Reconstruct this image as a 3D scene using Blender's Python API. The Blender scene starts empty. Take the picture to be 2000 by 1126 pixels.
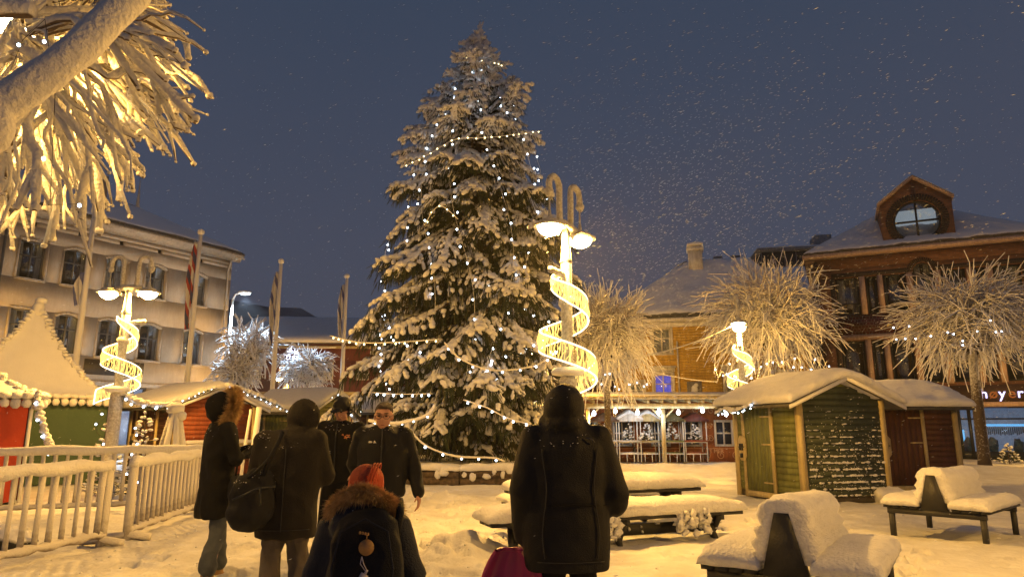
import bpy, math, random
import numpy as np
from mathutils import Vector, Matrix, Euler, noise

random.seed(7); np.random.seed(7)
SC = bpy.context.scene
COL = SC.collection
R = math.radians

# ------------------------------------------------------------------ camera
PITCH = R(11.5); EYE = 1.4; FPX = 1333.0
cam_d = bpy.data.cameras.new("camera"); cam = bpy.data.objects.new("camera", cam_d); COL.objects.link(cam)
cam.location = (0, 0, EYE); cam.rotation_euler = (R(90) + PITCH, 0, 0)
cam_d.lens = 24.0; cam_d.sensor_width = 36.0; cam_d.clip_start = 0.05; cam_d.clip_end = 3000
SC.camera = cam
SC.view_settings.view_transform = 'Standard'; SC.view_settings.look = 'None'
SC.view_settings.exposure = 0.0; SC.view_settings.gamma = 1.0

# ------------------------------------------------------------------ night sky over a lit, snowing town
W = bpy.data.worlds.new("World"); SC.world = W; W.use_nodes = True
nt = W.node_tree; nt.nodes.clear()
wo = nt.nodes.new('ShaderNodeOutputWorld'); bg = nt.nodes.new('ShaderNodeBackground')
tc = nt.nodes.new('ShaderNodeTexCoord'); sx = nt.nodes.new('ShaderNodeSeparateXYZ'); cr = nt.nodes.new('ShaderNodeValToRGB')
nz = nt.nodes.new('ShaderNodeTexNoise'); nz.inputs['Scale'].default_value = 2.2; nz.inputs['Detail'].default_value = 5
ad = nt.nodes.new('ShaderNodeMath'); ad.operation = 'MULTIPLY_ADD'; ad.inputs[1].default_value = 0.16
ad2 = nt.nodes.new('ShaderNodeMath'); ad2.operation = 'ADD'; ad2.inputs[1].default_value = -0.08
nt.links.new(tc.outputs['Generated'], sx.inputs[0]); nt.links.new(tc.outputs['Generated'], nz.inputs['Vector'])
nt.links.new(nz.outputs['Fac'], ad.inputs[0]); nt.links.new(sx.outputs['Z'], ad.inputs[2])
nt.links.new(ad.outputs[0], ad2.inputs[0]); nt.links.new(ad2.outputs[0], cr.inputs[0])
e = cr.color_ramp.elements
e[0].position = 0.0; e[0].color = (.070, .078, .112, 1)
e[1].position = 0.62; e[1].color = (.038, .056, .096, 1)
m_ = e.new(0.28); m_.color = (.056, .068, .108, 1)
nt.links.new(cr.outputs[0], bg.inputs['Color']); bg.inputs['Strength'].default_value = 1.0
nt.links.new(bg.outputs[0], wo.inputs[0])

# ------------------------------------------------------------------ lamp light colours (the lamps themselves are built further down)
WARM = (1.0, .51, .085); COOL = (.62, .82, 1.0)
LAMP_W = 710.0

# ------------------------------------------------------------------ geometry helpers
cP, sP = math.cos(PITCH), math.sin(PITCH)
def ray(px, py):
    u = (px - 1000) / FPX; v = (563 - py) / FPX
    return Vector((u, cP - v * sP, sP + v * cP))
def P(px, py, Y):
    d = ray(px, py); t = Y / d.y
    return Vector((d.x * t, Y, EYE + d.z * t))
def G(px, py, z=0.0):
    d = ray(px, py); t = (z - EYE) / d.z
    return Vector((d.x * t, d.y * t, z))
def XZ(px, z, Y):
    """point at depth Y and height z seen in photo column px"""
    dep = Y * cP + (z - EYE) * sP
    return Vector(((px - 1000) / FPX * dep, Y, z))

class Frame:
    """a vertical facade plane: origin on the ground, x along the wall, y inward"""
    def __init__(s, o, d):
        s.o = Vector((o[0], o[1], 0)); d = Vector((d[0], d[1], 0)).normalized(); s.d = d
        s.rz = math.atan2(d.y, d.x); s.n = Vector((-d.y, d.x, 0))
    def at(s, px, py):
        r = ray(px, py); c = Vector((0, 0, EYE))
        t = (s.o - c).dot(s.n) / r.dot(s.n); p = c + r * t
        return (p - s.o).dot(s.d), p.z

class MB:
    def __init__(s): s.V = []; s.F = []; s.n = 0
    def raw(s, v, f):
        v = np.asarray(v, float).reshape(-1, 3)
        d = {}
        for q in f: d.setdefault(len(q), []).append(q)
        for k, q in d.items(): s.F.append(np.asarray(q, int) + s.n)
        s.V.append(v); s.n += len(v); return s
    def inst(s, tv, tf, M):
        """template verts tv (n,3), faces tf (m,k), matrices M (N,4,4)"""
        M = np.asarray(M, float); N = len(M)
        if N == 0: return s
        h = np.c_[tv, np.ones(len(tv))]
        v = np.einsum('nij,kj->nki', M, h)[:, :, :3].reshape(-1, 3)
        f = (np.asarray(tf)[None] + (np.arange(N) * len(tv))[:, None, None]).reshape(-1, len(tf[0]))
        s.F.append(f + s.n); s.V.append(v); s.n += len(v); return s
    def box(s, c, d, rot=None, taper=1.0):
        x, y, z = d[0] / 2, d[1] / 2, d[2] / 2; t = taper
        v = [(-x, -y, -z), (x, -y, -z), (x, y, -z), (-x, y, -z), (-x * t, -y * t, z), (x * t, -y * t, z), (x * t, y * t, z), (-x * t, y * t, z)]
        v = [Vector(p) for p in v]
        if rot is not None:
            m = rot if isinstance(rot, Matrix) else Euler(rot).to_matrix()
            v = [m @ p for p in v]
        c = Vector(c); v = [tuple(p + c) for p in v]
        return s.raw(v, [(0, 3, 2, 1), (4, 5, 6, 7), (0, 1, 5, 4), (1, 2, 6, 5), (2, 3, 7, 6), (3, 0, 4, 7)])
    def b2(s, lo, hi):
        lo, hi = Vector(lo), Vector(hi); return s.box((lo + hi) / 2, hi - lo)
    def beam(s, a, b, w, h, up=(0, 0, 1)):
        a, b = Vector(a), Vector(b); d = b - a; L = d.length
        q = d.normalized(); upv = Vector(up)
        if abs(q.dot(upv)) > .98: upv = Vector((0, 1, 0))
        x = q.cross(upv).normalized(); z = x.cross(q)
        m = Matrix((x, q, z)).transposed()
        return s.box((a + b) / 2, (w, L, h), m)
    def tube(s, pts, rad, n=8, cap=True, rn=0.0, seed=0, flat=1.0):
        pts = [Vector(p) for p in pts]; k = len(pts)
        if not hasattr(rad, '__len__'): rad = [rad] * k
        V = []; ref = None
        for i, p in enumerate(pts):
            t = (pts[min(i + 1, k - 1)] - pts[max(i - 1, 0)])
            t = t.normalized() if t.length > 1e-9 else Vector((0, 0, 1))
            if ref is None:
                ref = Vector((0, 0, 1)) if abs(t.z) < .9 else Vector((1, 0, 0))
            a = (ref - t * ref.dot(t)).normalized(); b = t.cross(a); ref = a
            for j in range(n):
                an = 2 * math.pi * j / n; r = rad[i]
                q = a * math.cos(an) + b * math.sin(an) * flat
                if rn: r *= 1 + rn * noise.noise((p + q * rad[i]) * (0.9 / max(rad[i], .01)) + Vector((seed, 0, 0)))
                V.append(p + q * r)
        F = []
        for i in range(k - 1):
            for j in range(n):
                F.append((i * n + j, i * n + (j + 1) % n, (i + 1) * n + (j + 1) % n, (i + 1) * n + j))
        if cap:
            V.append(pts[0]); V.append(pts[-1]); c0, c1 = k * n, k * n + 1
            for j in range(n):
                F.append((c0, (j + 1) % n, j)); F.append((c1, (k - 1) * n + j, (k - 1) * n + (j + 1) % n))
        return s.raw([tuple(v) for v in V], F)
    def lathe(s, prof, c=(0, 0, 0), n=16, sc=(1, 1)):
        V = []; F = []; k = len(prof)
        for r, z in prof:
            for j in range(n):
                a = 2 * math.pi * j / n; V.append((c[0] + r * math.cos(a) * sc[0], c[1] + r * math.sin(a) * sc[1], c[2] + z))
        for i in range(k - 1):
            for j in range(n): F.append((i * n + j, i * n + (j + 1) % n, (i + 1) * n + (j + 1) % n, (i + 1) * n + j))
        F.append(tuple(reversed(range(n)))); F.append(tuple(range((k - 1) * n, k * n)))
        return s.raw(V, F)
    def ell(s, c, r, n=12, m=8, rot=None, nse=0.0, nsc=3.0, seed=0):
        V = []; F = []
        if not hasattr(r, '__len__'): r = (r, r, r)
        M = (rot if isinstance(rot, Matrix) else Euler(rot).to_matrix()) if rot is not None else None
        c = Vector(c)
        for i in range(m + 1):
            th = math.pi * i / m
            for j in range(n if 0 < i < m else 1):
                a = 2 * math.pi * j / n
                q = Vector((math.sin(th) * math.cos(a), math.sin(th) * math.sin(a), math.cos(th)))
                f = 1 + (nse * noise.noise(q * nsc + Vector((seed, seed * .3, 0))) if nse else 0)
                q = Vector((q.x * r[0], q.y * r[1], q.z * r[2])) * f
                if M is not None: q = M @ q
                V.append(tuple(c + q))
        def I(i, j): return 0 if i == 0 else (1 + (m - 1) * n if i == m else 1 + (i - 1) * n + j % n)
        for i in range(m):
            for j in range(n):
                if i == 0: F.append((0, I(1, j), I(1, j + 1)))
                elif i == m - 1: F.append((I(i, j), I(m, 0), I(i, j + 1)))
                else: F.append((I(i, j), I(i + 1, j), I(i + 1, j + 1), I(i, j + 1)))
        return s.raw(V, F)
    def prism(s, poly, axis_o, ex, ez, ey, d0, d1):
        """polygon (list of 2D) in plane ex,ez at origin, extruded along ey d0..d1"""
        o, ex, ez, ey = map(Vector, (axis_o, ex, ez, ey)); k = len(poly)
        V = [tuple(o + ex * a + ez * b + ey * d0) for a, b in poly] + [tuple(o + ex * a + ez * b + ey * d1) for a, b in poly]
        F = [tuple(range(k)), tuple(reversed(range(k, 2 * k)))]
        for i in range(k): F.append((i, i + k, (i + 1) % k + k, (i + 1) % k))
        return s.raw(V, F)
    def sheet(s, fn, nu, nv, th, k=6, nz=.02, sc=4.0, seed=0, bot=True, out=.35):
        """a snow cap lying on base surface fn(u,v): rounded edges, thickness th, uneven top"""
        uu = (1 - np.cos(np.linspace(0, np.pi, nu))) / 2; vv = (1 - np.cos(np.linspace(0, np.pi, nv))) / 2
        uu = .55 * uu + .45 * np.linspace(0, 1, nu); vv = .55 * vv + .45 * np.linspace(0, 1, nv)
        V = []; F = []
        for u in uu:
            for v in vv:
                b = Vector(fn(u, v)); eu = abs(2 * u - 1); ev = abs(2 * v - 1)
                h = math.sqrt(max(0, (1 - eu ** k) * (1 - ev ** k)))
                c = Vector(fn(.5, .5)) - b
                edge = (eu ** (k * 2) + ev ** (k * 2))
                g = noise.noise(b * sc + Vector((seed, 0, 0))) + .5 * noise.noise(b * sc * 2.7 + Vector((0, seed, 3))) + .28 * noise.noise(b * sc * 6.5 + Vector((seed, 7, 3)))
                p = b + Vector((0, 0, 1)) * (th * h * (1 + nz * 6 * g))
                lat = Vector((c.x, c.y, 0))
                if lat.length > 0: p -= lat.normalized() * th * out * min(1, 4 * h * (1 - h)) * (1 + g)
                p += noise.noise_vector(b * sc * 3) * nz * .5
                V.append(tuple(p))
        n0 = len(V)
        for i in range(nu - 1):
            for j in range(nv - 1):
                F.append((i * nv + j, (i + 1) * nv + j, (i + 1) * nv + j + 1, i * nv + j + 1))
        if bot:
            per = [(i, 0) for i in range(nu)] + [(nu - 1, j) for j in range(1, nv)] + [(i, nv - 1) for i in range(nu - 2, -1, -1)] + [(0, j) for j in range(nv - 2, 0, -1)]
            F.append(tuple(reversed([i * nv + j for i, j in per])))
        return s.raw(V, F)
    def build(s, name, mat, parent=None, smooth=True, world=False, mods=None):
        V = np.concatenate(s.V) if s.V else np.zeros((0, 3))
        if world and parent is not None:
            Mi = np.array(root_matrix(parent).inverted())
            V = (np.c_[V, np.ones(len(V))] @ Mi.T)[:, :3]
        me = bpy.data.meshes.new(name)
        me.vertices.add(len(V)); me.vertices.foreach_set('co', V.astype('f').ravel())
        nl = sum(f.size for f in s.F); npoly = sum(len(f) for f in s.F)
        me.loops.add(nl); me.polygons.add(npoly)
        me.loops.foreach_set('vertex_index', np.concatenate([f.ravel() for f in s.F]).astype('i'))
        tot = np.concatenate([np.full(len(f), f.shape[1]) for f in s.F]); st = np.r_[0, np.cumsum(tot)[:-1]]
        me.polygons.foreach_set('loop_start', st.astype('i'))
        me.update(calc_edges=True); me.validate()
        if smooth is True: me.polygons.foreach_set('use_smooth', np.ones(len(me.polygons), bool))
        ob = bpy.data.objects.new(name, me)
        if mat: me.materials.append(mat)
        COL.objects.link(ob)
        if parent is not None: ob.parent = parent
        return ob

def root_matrix(o):
    while o.parent is not None: o = o.parent
    return Matrix.Translation(o.location) @ o.rotation_euler.to_matrix().to_4x4()

def tag(o, label=None, cat=None, group=None, kind=None):
    if label: o['label'] = label
    if cat: o['category'] = cat
    if group: o['group'] = group
    if kind: o['kind'] = kind
    return o
def thing(name, label, cat, loc=(0, 0, 0), rz=0.0, group=None):
    o = bpy.data.objects.new(name, None); COL.objects.link(o); o.empty_display_size = .2
    o.location = Vector(loc); o.rotation_euler = (0, 0, rz)
    return tag(o, label, cat, group)
def copy_tree(o, parent=None, label=None, loc=None, rz=None):
    kids = [c for c in list(o.children)]
    c = o.copy(); COL.objects.link(c); c.parent = parent
    for k in kids: copy_tree(k, c)
    if label: c['label'] = label
    if loc is not None: c.location = Vector(loc)
    if rz is not None: c.rotation_euler = (0, 0, rz)
    return c

def remesh(mb, name, mat, parent, voxel=.012, smooth=6, fold=0.0, fsc=6.0, seed=0, extra=None, world=False):
    """fuse overlapping closed shapes into ONE continuous skin; optional cloth folds"""
    ob = mb.build(name, mat, parent, world=world)
    m = ob.modifiers.new('r', 'REMESH'); m.mode = 'VOXEL'; m.voxel_size = voxel; m.use_smooth_shade = True
    if smooth:
        m2 = ob.modifiers.new('s', 'SMOOTH'); m2.factor = .5; m2.iterations = smooth
    dg = bpy.context.evaluated_depsgraph_get(); dg.update()
    me = bpy.data.meshes.new_from_object(ob.evaluated_get(dg))
    ob.modifiers.clear(); old = ob.data; ob.data = me; bpy.data.meshes.remove(old); me.name = name
    if not me.materials: me.materials.append(mat)
    if fold or extra:
        n = len(me.vertices); co = np.zeros(n * 3, 'f'); no = np.zeros(n * 3, 'f')
        me.vertices.foreach_get('co', co); me.vertices.foreach_get('normal', no)
        co = co.reshape(-1, 3); no = no.reshape(-1, 3)
        for i in range(n):
            p = Vector(co[i])
            w = noise.noise_vector(p * 2.3) * .5
            q = Vector((p.x * 1.3, p.y * 1.3, p.z * .75 + p.x * .5)) * fsc + w * 2 + Vector((seed, seed, 0))
            g = 1 - abs(noise.noise(q)) * 2.2
            g2 = noise.noise(q * 2.6)
            co[i] += no[i] * (fold * (g - .6) + fold * .35 * g2)
            if extra: co[i] = extra(co[i], no[i])
        me.vertices.foreach_set('co', co.ravel()); me.update()
    me.polygons.foreach_set('use_smooth', np.ones(len(me.polygons), bool))
    return ob

# ------------------------------------------------------------------ materials
def mat(name, col, rough=.7, bump=0.0, bsc=40, metal=0, var=0.0, vsc=6, spec=.5, emit=None, estr=0, col2=None, fur=0, coords='Object'):
    m = bpy.data.materials.new(name); m.use_nodes = True; n = m.node_tree; b = n.nodes['Principled BSDF']
    b.inputs['Base Color'].default_value = (*col, 1); b.inputs['Roughness'].default_value = rough
    b.inputs['Metallic'].default_value = metal; b.inputs['Specular IOR Level'].default_value = spec
    tcn = n.nodes.new('ShaderNodeTexCoord')
    if bump:
        t = n.nodes.new('ShaderNodeTexNoise'); t.inputs['Scale'].default_value = bsc; t.inputs['Detail'].default_value = 4
        bp = n.nodes.new('ShaderNodeBump'); bp.inputs['Strength'].default_value = bump; bp.inputs['Distance'].default_value = .02
        n.links.new(tcn.outputs[coords], t.inputs['Vector']); n.links.new(t.outputs['Fac'], bp.inputs['Height']); n.links.new(bp.outputs[0], b.inputs['Normal'])
    if var or col2:
        t = n.nodes.new('ShaderNodeTexNoise'); t.inputs['Scale'].default_value = vsc; t.inputs['Detail'].default_value = 6
        c = n.nodes.new('ShaderNodeValToRGB'); c2 = col2 or tuple(x * (1 - var) for x in col)
        c.color_ramp.elements[0].position = .35; c.color_ramp.elements[1].position = .68
        c.color_ramp.elements[0].color = (*c2, 1); c.color_ramp.elements[1].color = (*col, 1)
        n.links.new(tcn.outputs[coords], t.inputs['Vector']); n.links.new(t.outputs['Fac'], c.inputs[0]); n.links.new(c.outputs[0], b.inputs['Base Color'])
    if emit:
        b.inputs['Emission Color'].default_value = (*emit, 1); b.inputs['Emission Strength'].default_value = estr
    return m

def snow_on(name, dark, thr=.15, soft=.25, snowc=(.80, .80, .82), nsc=14, amt=.5, bump=.5):
    """snow lying on whatever of the surface faces up, bark/paint showing underneath"""
    m = mat(name, snowc, .8, bump, 45); n = m.node_tree; b = n.nodes['Principled BSDF']
    g = n.nodes.new('ShaderNodeNewGeometry'); s = n.nodes.new('ShaderNodeSeparateXYZ'); n.links.new(g.outputs['Normal'], s.inputs[0])
    t = n.nodes.new('ShaderNodeTexNoise'); t.inputs['Scale'].default_value = nsc; t.inputs['Detail'].default_value = 4
    tcn = n.nodes.new('ShaderNodeTexCoord'); n.links.new(tcn.outputs['Object'], t.inputs['Vector'])
    a = n.nodes.new('ShaderNodeMath'); a.operation = 'MULTIPLY_ADD'; a.inputs[1].default_value = amt * 2
    n.links.new(t.outputs['Fac'], a.inputs[0]); n.links.new(s.outputs['Z'], a.inputs[2])
    mr = n.nodes.new('ShaderNodeMapRange'); mr.inputs['From Min'].default_value = thr + amt - soft; mr.inputs['From Max'].default_value = thr + amt + soft
    n.links.new(a.outputs[0], mr.inputs['Value'])
    mx = n.nodes.new('ShaderNodeMix'); mx.data_type = 'RGBA'; mx.inputs['A'].default_value = (*dark, 1); mx.inputs['B'].default_value = (*snowc, 1)
    n.links.new(mr.outputs[0], mx.inputs['Factor']); n.links.new(mx.outputs['Result'], b.inputs['Base Color'])
    return m

SNOW = mat('snow', (.76, .76, .78), .75, .55, 55, var=.06, vsc=3)
SNOWF = mat('fluffy_snow', (.74, .74, .76), .8, 1.0, 38, var=.08, vsc=9)
GROUND = mat('trodden_snow', (.72, .72, .73), .7, .9, 16, col2=(.58, .57, .56), vsc=2.2)
SNOWTWIG = snow_on('snowy_twig', (.16, .11, .075), thr=-.55, soft=.25, nsc=9, amt=.45)
SNOWBIG = snow_on('snowy_bough', (.12, .085, .06), thr=-.82, soft=.08, nsc=5, amt=.22, bump=1.0, snowc=(.68, .67, .67))
FROST = mat('frosted_metal', (.72, .71, .68), .8, 1.0, 60, col2=(.42, .40, .36), vsc=30)
FROSTLITE = mat('frosted_white_paint', (.76, .75, .73), .7, .5, 60)
BARK = snow_on('snowy_bark', (.07, .05, .035), thr=.35, soft=.3, nsc=18, amt=.5)
BULB = mat('cool_bulb', (.8, .9, 1), .4, emit=(.72, .86, 1.0), estr=11)
BULBW = mat('warm_bulb', (1, .9, .7), .4, emit=(1, .84, .42), estr=6)
TUBE = mat('led_rope', (.5, .5, .5), .4, emit=(1.0, .96, .80), estr=2.2)
THREAD = mat('led_curtain', (.5, .45, .3), .6, emit=(1.0, .74, .18), estr=1.3)
BOWL = mat('lamp_glass', (1, .95, .8), .3, emit=(1.0, .86, .55), estr=26)
BLACKW = mat('black_painted_wood', (.018, .018, .02), .55, .3, 60)
GLASS = bpy.data.materials.new('window_glass'); GLASS.use_nodes = True
_n = GLASS.node_tree; _n.nodes.clear(); _o = _n.nodes.new('ShaderNodeOutputMaterial'); _m = _n.nodes.new('ShaderNodeMixShader'); _t = _n.nodes.new('ShaderNodeBsdfTransparent'); _g = _n.nodes.new('ShaderNodeBsdfGlossy')
_t.inputs[0].default_value = (.80, .84, .88, 1); _g.inputs['Roughness'].default_value = .05; _m.inputs[0].default_value = .14
_n.links.new(_t.outputs[0], _m.inputs[1]); _n.links.new(_g.outputs[0], _m.inputs[2]); _n.links.new(_m.outputs[0], _o.inputs[0])
DARKROOM = mat('dark_room', (.025, .024, .026), .8)
CURTAIN = mat('curtain', (.60, .58, .55), .9, .4, 8)
def paint(name, col, **k):
    wear = k.pop('wear', .75)
    m = mat(name, col, k.pop('rough', .6), k.pop('bump', .35), k.pop('bsc', 30), var=k.pop('var', .25), vsc=k.pop('vsc', 5), **k)
    n = m.node_tree; b = n.nodes['Principled BSDF']; src = b.inputs['Base Color'].links[0].from_socket          # weather streaks and worn spots
    tcn = n.nodes.new('ShaderNodeTexCoord'); mp = n.nodes.new('ShaderNodeMapping'); mp.inputs['Scale'].default_value = (3.5, 3.5, .7); t = n.nodes.new('ShaderNodeTexNoise'); t.inputs['Scale'].default_value = 2.6; t.inputs['Detail'].default_value = 9; t.inputs['Roughness'].default_value = .7
    r = n.nodes.new('ShaderNodeValToRGB'); r.color_ramp.elements[0].position = .34; r.color_ramp.elements[1].position = .62; r.color_ramp.elements[0].color = (.52, .50, .48, 1); r.color_ramp.elements[1].color = (1, 1, 1, 1)
    mx = n.nodes.new('ShaderNodeMix'); mx.data_type = 'RGBA'; mx.blend_type = 'MULTIPLY'; mx.inputs['Factor'].default_value = wear
    n.links.new(tcn.outputs['Object'], mp.inputs[0]); n.links.new(mp.outputs[0], t.inputs['Vector']); n.links.new(t.outputs['Fac'], r.inputs[0]); n.links.new(src, mx.inputs['A']); n.links.new(r.outputs[0], mx.inputs['B']); n.links.new(mx.outputs['Result'], b.inputs['Base Color']); return m
CREAM = paint('cream_trim', (.62, .50, .25), var=.12)
WHITEP = paint('white_paint', (.72, .70, .66), var=.1)

def brick_mat(name, c1, c2, mortar, sc=1.0, rough=.8, bw=.24, bh=.075, vertical=None, dep=.6):
    m = bpy.data.materials.new(name); m.use_nodes = True; n = m.node_tree; b = n.nodes['Principled BSDF']; b.inputs['Roughness'].default_value = rough
    tcn = n.nodes.new('ShaderNodeTexCoord'); s = n.nodes.new('ShaderNodeSeparateXYZ'); c = n.nodes.new('ShaderNodeCombineXYZ')
    a = n.nodes.new('ShaderNodeMath'); a.operation = 'ADD'
    n.links.new(tcn.outputs['Object'], s.inputs[0]); n.links.new(s.outputs['X'], a.inputs[0]); n.links.new(s.outputs['Y'], a.inputs[1])
    n.links.new(a.outputs[0], c.inputs['X']); n.links.new(s.outputs['Z'], c.inputs['Y'])
    t = n.nodes.new('ShaderNodeTexBrick'); t.inputs['Scale'].default_value = 1.0 / sc
    t.inputs['Color1'].default_value = (*c1, 1); t.inputs['Color2'].default_value = (*c2, 1); t.inputs['Mortar'].default_value = (*mortar, 1)
    t.inputs['Brick Width'].default_value = bw; t.inputs['Row Height'].default_value = bh; t.inputs['Mortar Size'].default_value = .008
    n.links.new(c.outputs[0], t.inputs['Vector'])
    z = n.nodes.new('ShaderNodeTexNoise'); z.inputs['Scale'].default_value = 2.5; z.inputs['Detail'].default_value = 6; n.links.new(tcn.outputs['Object'], z.inputs['Vector'])
    mx = n.nodes.new('ShaderNodeMix'); mx.data_type = 'RGBA'; mx.blend_type = 'MULTIPLY'; mx.inputs['Factor'].default_value = .6
    n.links.new(t.outputs['Color'], mx.inputs['A']); n.links.new(z.outputs['Fac'], mx.inputs['B']); n.links.new(mx.outputs['Result'], b.inputs['Base Color'])
    bp = n.nodes.new('ShaderNodeBump'); bp.inputs['Strength'].default_value = dep; bp.inputs['Distance'].default_value = .01; bp.invert = True
    n.links.new(t.outputs['Fac'], bp.inputs['Height']); n.links.new(bp.outputs[0], b.inputs['Normal'])
    return m

def text_obj(name, body, m, parent, loc, size, ext=.01, rot=(math.pi / 2, 0, 0), world=False):
    cu = bpy.data.curves.new(name, 'FONT'); cu.body = body; cu.size = size; cu.extrude = ext; cu.bevel_depth = ext * .3
    tmp = bpy.data.objects.new(name + '_tmp', cu); COL.objects.link(tmp)
    dg = bpy.context.evaluated_depsgraph_get(); dg.update()
    me = bpy.data.meshes.new_from_object(tmp.evaluated_get(dg)); bpy.data.objects.remove(tmp)
    M = Matrix.Translation(Vector(loc)) @ Euler(rot).to_matrix().to_4x4()
    me.transform(M); me.materials.clear(); me.materials.append(m); me.name = name
    o = bpy.data.objects.new(name, me); COL.objects.link(o); o.parent = parent; return o

def light(name, loc, power, col, rad=.12, parent=None, spot=None):
    l = bpy.data.lights.new(name, 'POINT'); l.energy = power; l.color = col; l.shadow_soft_size = rad
    o = bpy.data.objects.new(name, l); COL.objects.link(o); o.location = loc
    if parent is not None: o.parent = parent
    return o

def catenary(a, b, sag, n=14):
    a, b = Vector(a), Vector(b)
    return [a.lerp(b, t) - Vector((0, 0, sag * 4 * t * (1 - t))) for t in [i / n for i in range(n + 1)]]

# ================================================================== THE SETTING
def gz(x, y):
    d = math.hypot(x, y)
    if d > 90: return 0.0
    v = Vector((x, y, 0))
    h = .035 * noise.noise(v * .45) + .03 * noise.noise(v * 1.3 + Vector((9, 0, 0)))
    if y < 30:
        c = noise.noise(v * 3.1 + Vector((0, 5, 0)))
        h += .022 * c + .012 * noise.noise(v * 7.0) + (.008 * noise.noise(v * 15) if y < 13 else 0)
        # trodden tracks: foot-sized dimples along the way to the tree
        track = math.exp(-((x + 1.2 + .25 * (y - 9)) / 2.3) ** 2) * (1 if y < 17 else 0)
        if track > .05:
            q = noise.noise(Vector((x * 5.5, y * 4.2, 2))) ; h -= track * .075 * max(0, q)
            q2 = noise.noise(Vector((x * 12, y * 10, 7))); h += track * .02 * q2
    # ploughed berm in front of the pergola, banks by fence and benches
    h += .34 * math.exp(-((y - 23.2 + .12 * x) / 1.1) ** 2) * (1 if 1 < x < 16 else math.exp(-((x - 1) / 2) ** 2) if x < 1 else math.exp(-((x - 16) / 3) ** 2)) * (.8 + .5 * noise.noise(v * .8))
    h += .16 * math.exp(-((x + .62) / .38) ** 2 - ((y - 8.3) / .75) ** 2) * (1 + .7 * noise.noise(v * 4))
    h += .12 * math.exp(-((x + 1.9) / 1.5) ** 2 - ((y - 14.2) / .6) ** 2) * (1 + .8 * noise.noise(v * 3))
    h += .13 * math.exp(-((x - 2.6) / 1.6) ** 2 - ((y - 11.6) / .7) ** 2)
    h += .10 * math.exp(-((x + 6.8) / 1.4) ** 2 - ((y - 10.6) / 1.0) ** 2) * (1 + .6 * noise.noise(v * 2.3))
    h += .08 * math.exp(-((x + 2.8) / 1.4) ** 2 - ((y - 6.2) / .8) ** 2) * (1 + noise.noise(v * 2))
    return h
def axis(lo, hi, fine_lo, fine_hi, step, grow=1.13):
    a = list(np.arange(fine_lo, fine_hi + 1e-6, step)); s = step
    while a[-1] < hi: s *= grow; a.append(a[-1] + s)
    s = step; b = [fine_lo]
    while b[-1] > lo: s *= grow; b.append(b[-1] - s)
    return b[:0:-1] + a
def graded_y():
    a = [-30, -12, -4, -1, 1, 2, 3, 4, 4.6]; s = .04
    while a[-1] < 13: a.append(a[-1] + s)
    while a[-1] < 900: s *= 1.045; a.append(a[-1] + s)
    return a
def make_ground():
    xs = axis(-700, 700, -6.0, 7.5, .045, 1.09); ys = graded_y()
    V = np.array([(x, y, gz(x, y)) for y in ys for x in xs]); nx = len(xs); F = []
    rr = random.Random(31); X, Y = V[:, 0], V[:, 1]; prints = []
    def walk(a, b, n, sd=.12, jit=.06):
        a, b = Vector((*a, 0)), Vector((*b, 0)); d = (b - a).normalized(); q = Vector((-d.y, d.x, 0))
        for i in range(n):
            c = a.lerp(b, (i + .5) / n) + q * (sd * (1 if i % 2 else -1)) + Vector((rr.gauss(0, jit), rr.gauss(0, jit), 0)); prints.append((c.x, c.y, math.atan2(d.y, d.x) + rr.gauss(0, .15), rr.uniform(.06, .11)))
    walk((-.9, 4.7), (-1.9, 14.5), 16); walk((-.4, 5), (-1.2, 15), 17); walk((-1.4, 5), (-2.6, 14), 15, .14, .1); walk((.1, 5.4), (-.8, 13), 13); walk((-3.4, 5.2), (-2.2, 13.2), 14, .15, .1); walk((-2.1, 5.0), (-2.4, 12.5), 14)
    walk((-4.2, 5.4), (-3.6, 9), 7); walk((-3.0, 10.5), (3.5, 15.5), 12); walk((-1, 12.5), (4.4, 11.7), 10); walk((4.3, 6.4), (3.6, 12), 10, .14, .1); walk((3.6, 7.4), (7.5, 8.0), 7); walk((2.6, 4.9), (4.6, 8.5), 7); walk((6.8, 11), (9.5, 14), 7); walk((-4, 13.4), (1, 14.6), 10)
    for _ in range(130): prints.append((rr.gauss(-1.6, 1.3), rr.uniform(4.7, 13.5), rr.uniform(0, 6.28), rr.uniform(.04, .10)))
    for (cx, cy, a, dep) in prints:
        dx, dy = X - cx, Y - cy; m = (abs(dx) < .4) & (abs(dy) < .4)
        u = dx[m] * math.cos(a) + dy[m] * math.sin(a); v = -dx[m] * math.sin(a) + dy[m] * math.cos(a)
        r2 = (u / .155) ** 2 + (v / .068) ** 2
        V[m, 2] += -dep * np.exp(-r2 ** 2) + dep * .38 * np.exp(-((np.sqrt(r2) - 1.45) / .32) ** 2)
    V = V.tolist()
    for j in range(len(ys) - 1):
        for i in range(nx - 1): F.append((j * nx + i, j * nx + i + 1, (j + 1) * nx + i + 1, (j + 1) * nx + i))
    m = MB(); m.raw(V, F); o = m.build('ground', GROUND); o['kind'] = 'structure'; return o
ground = make_ground()

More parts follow.
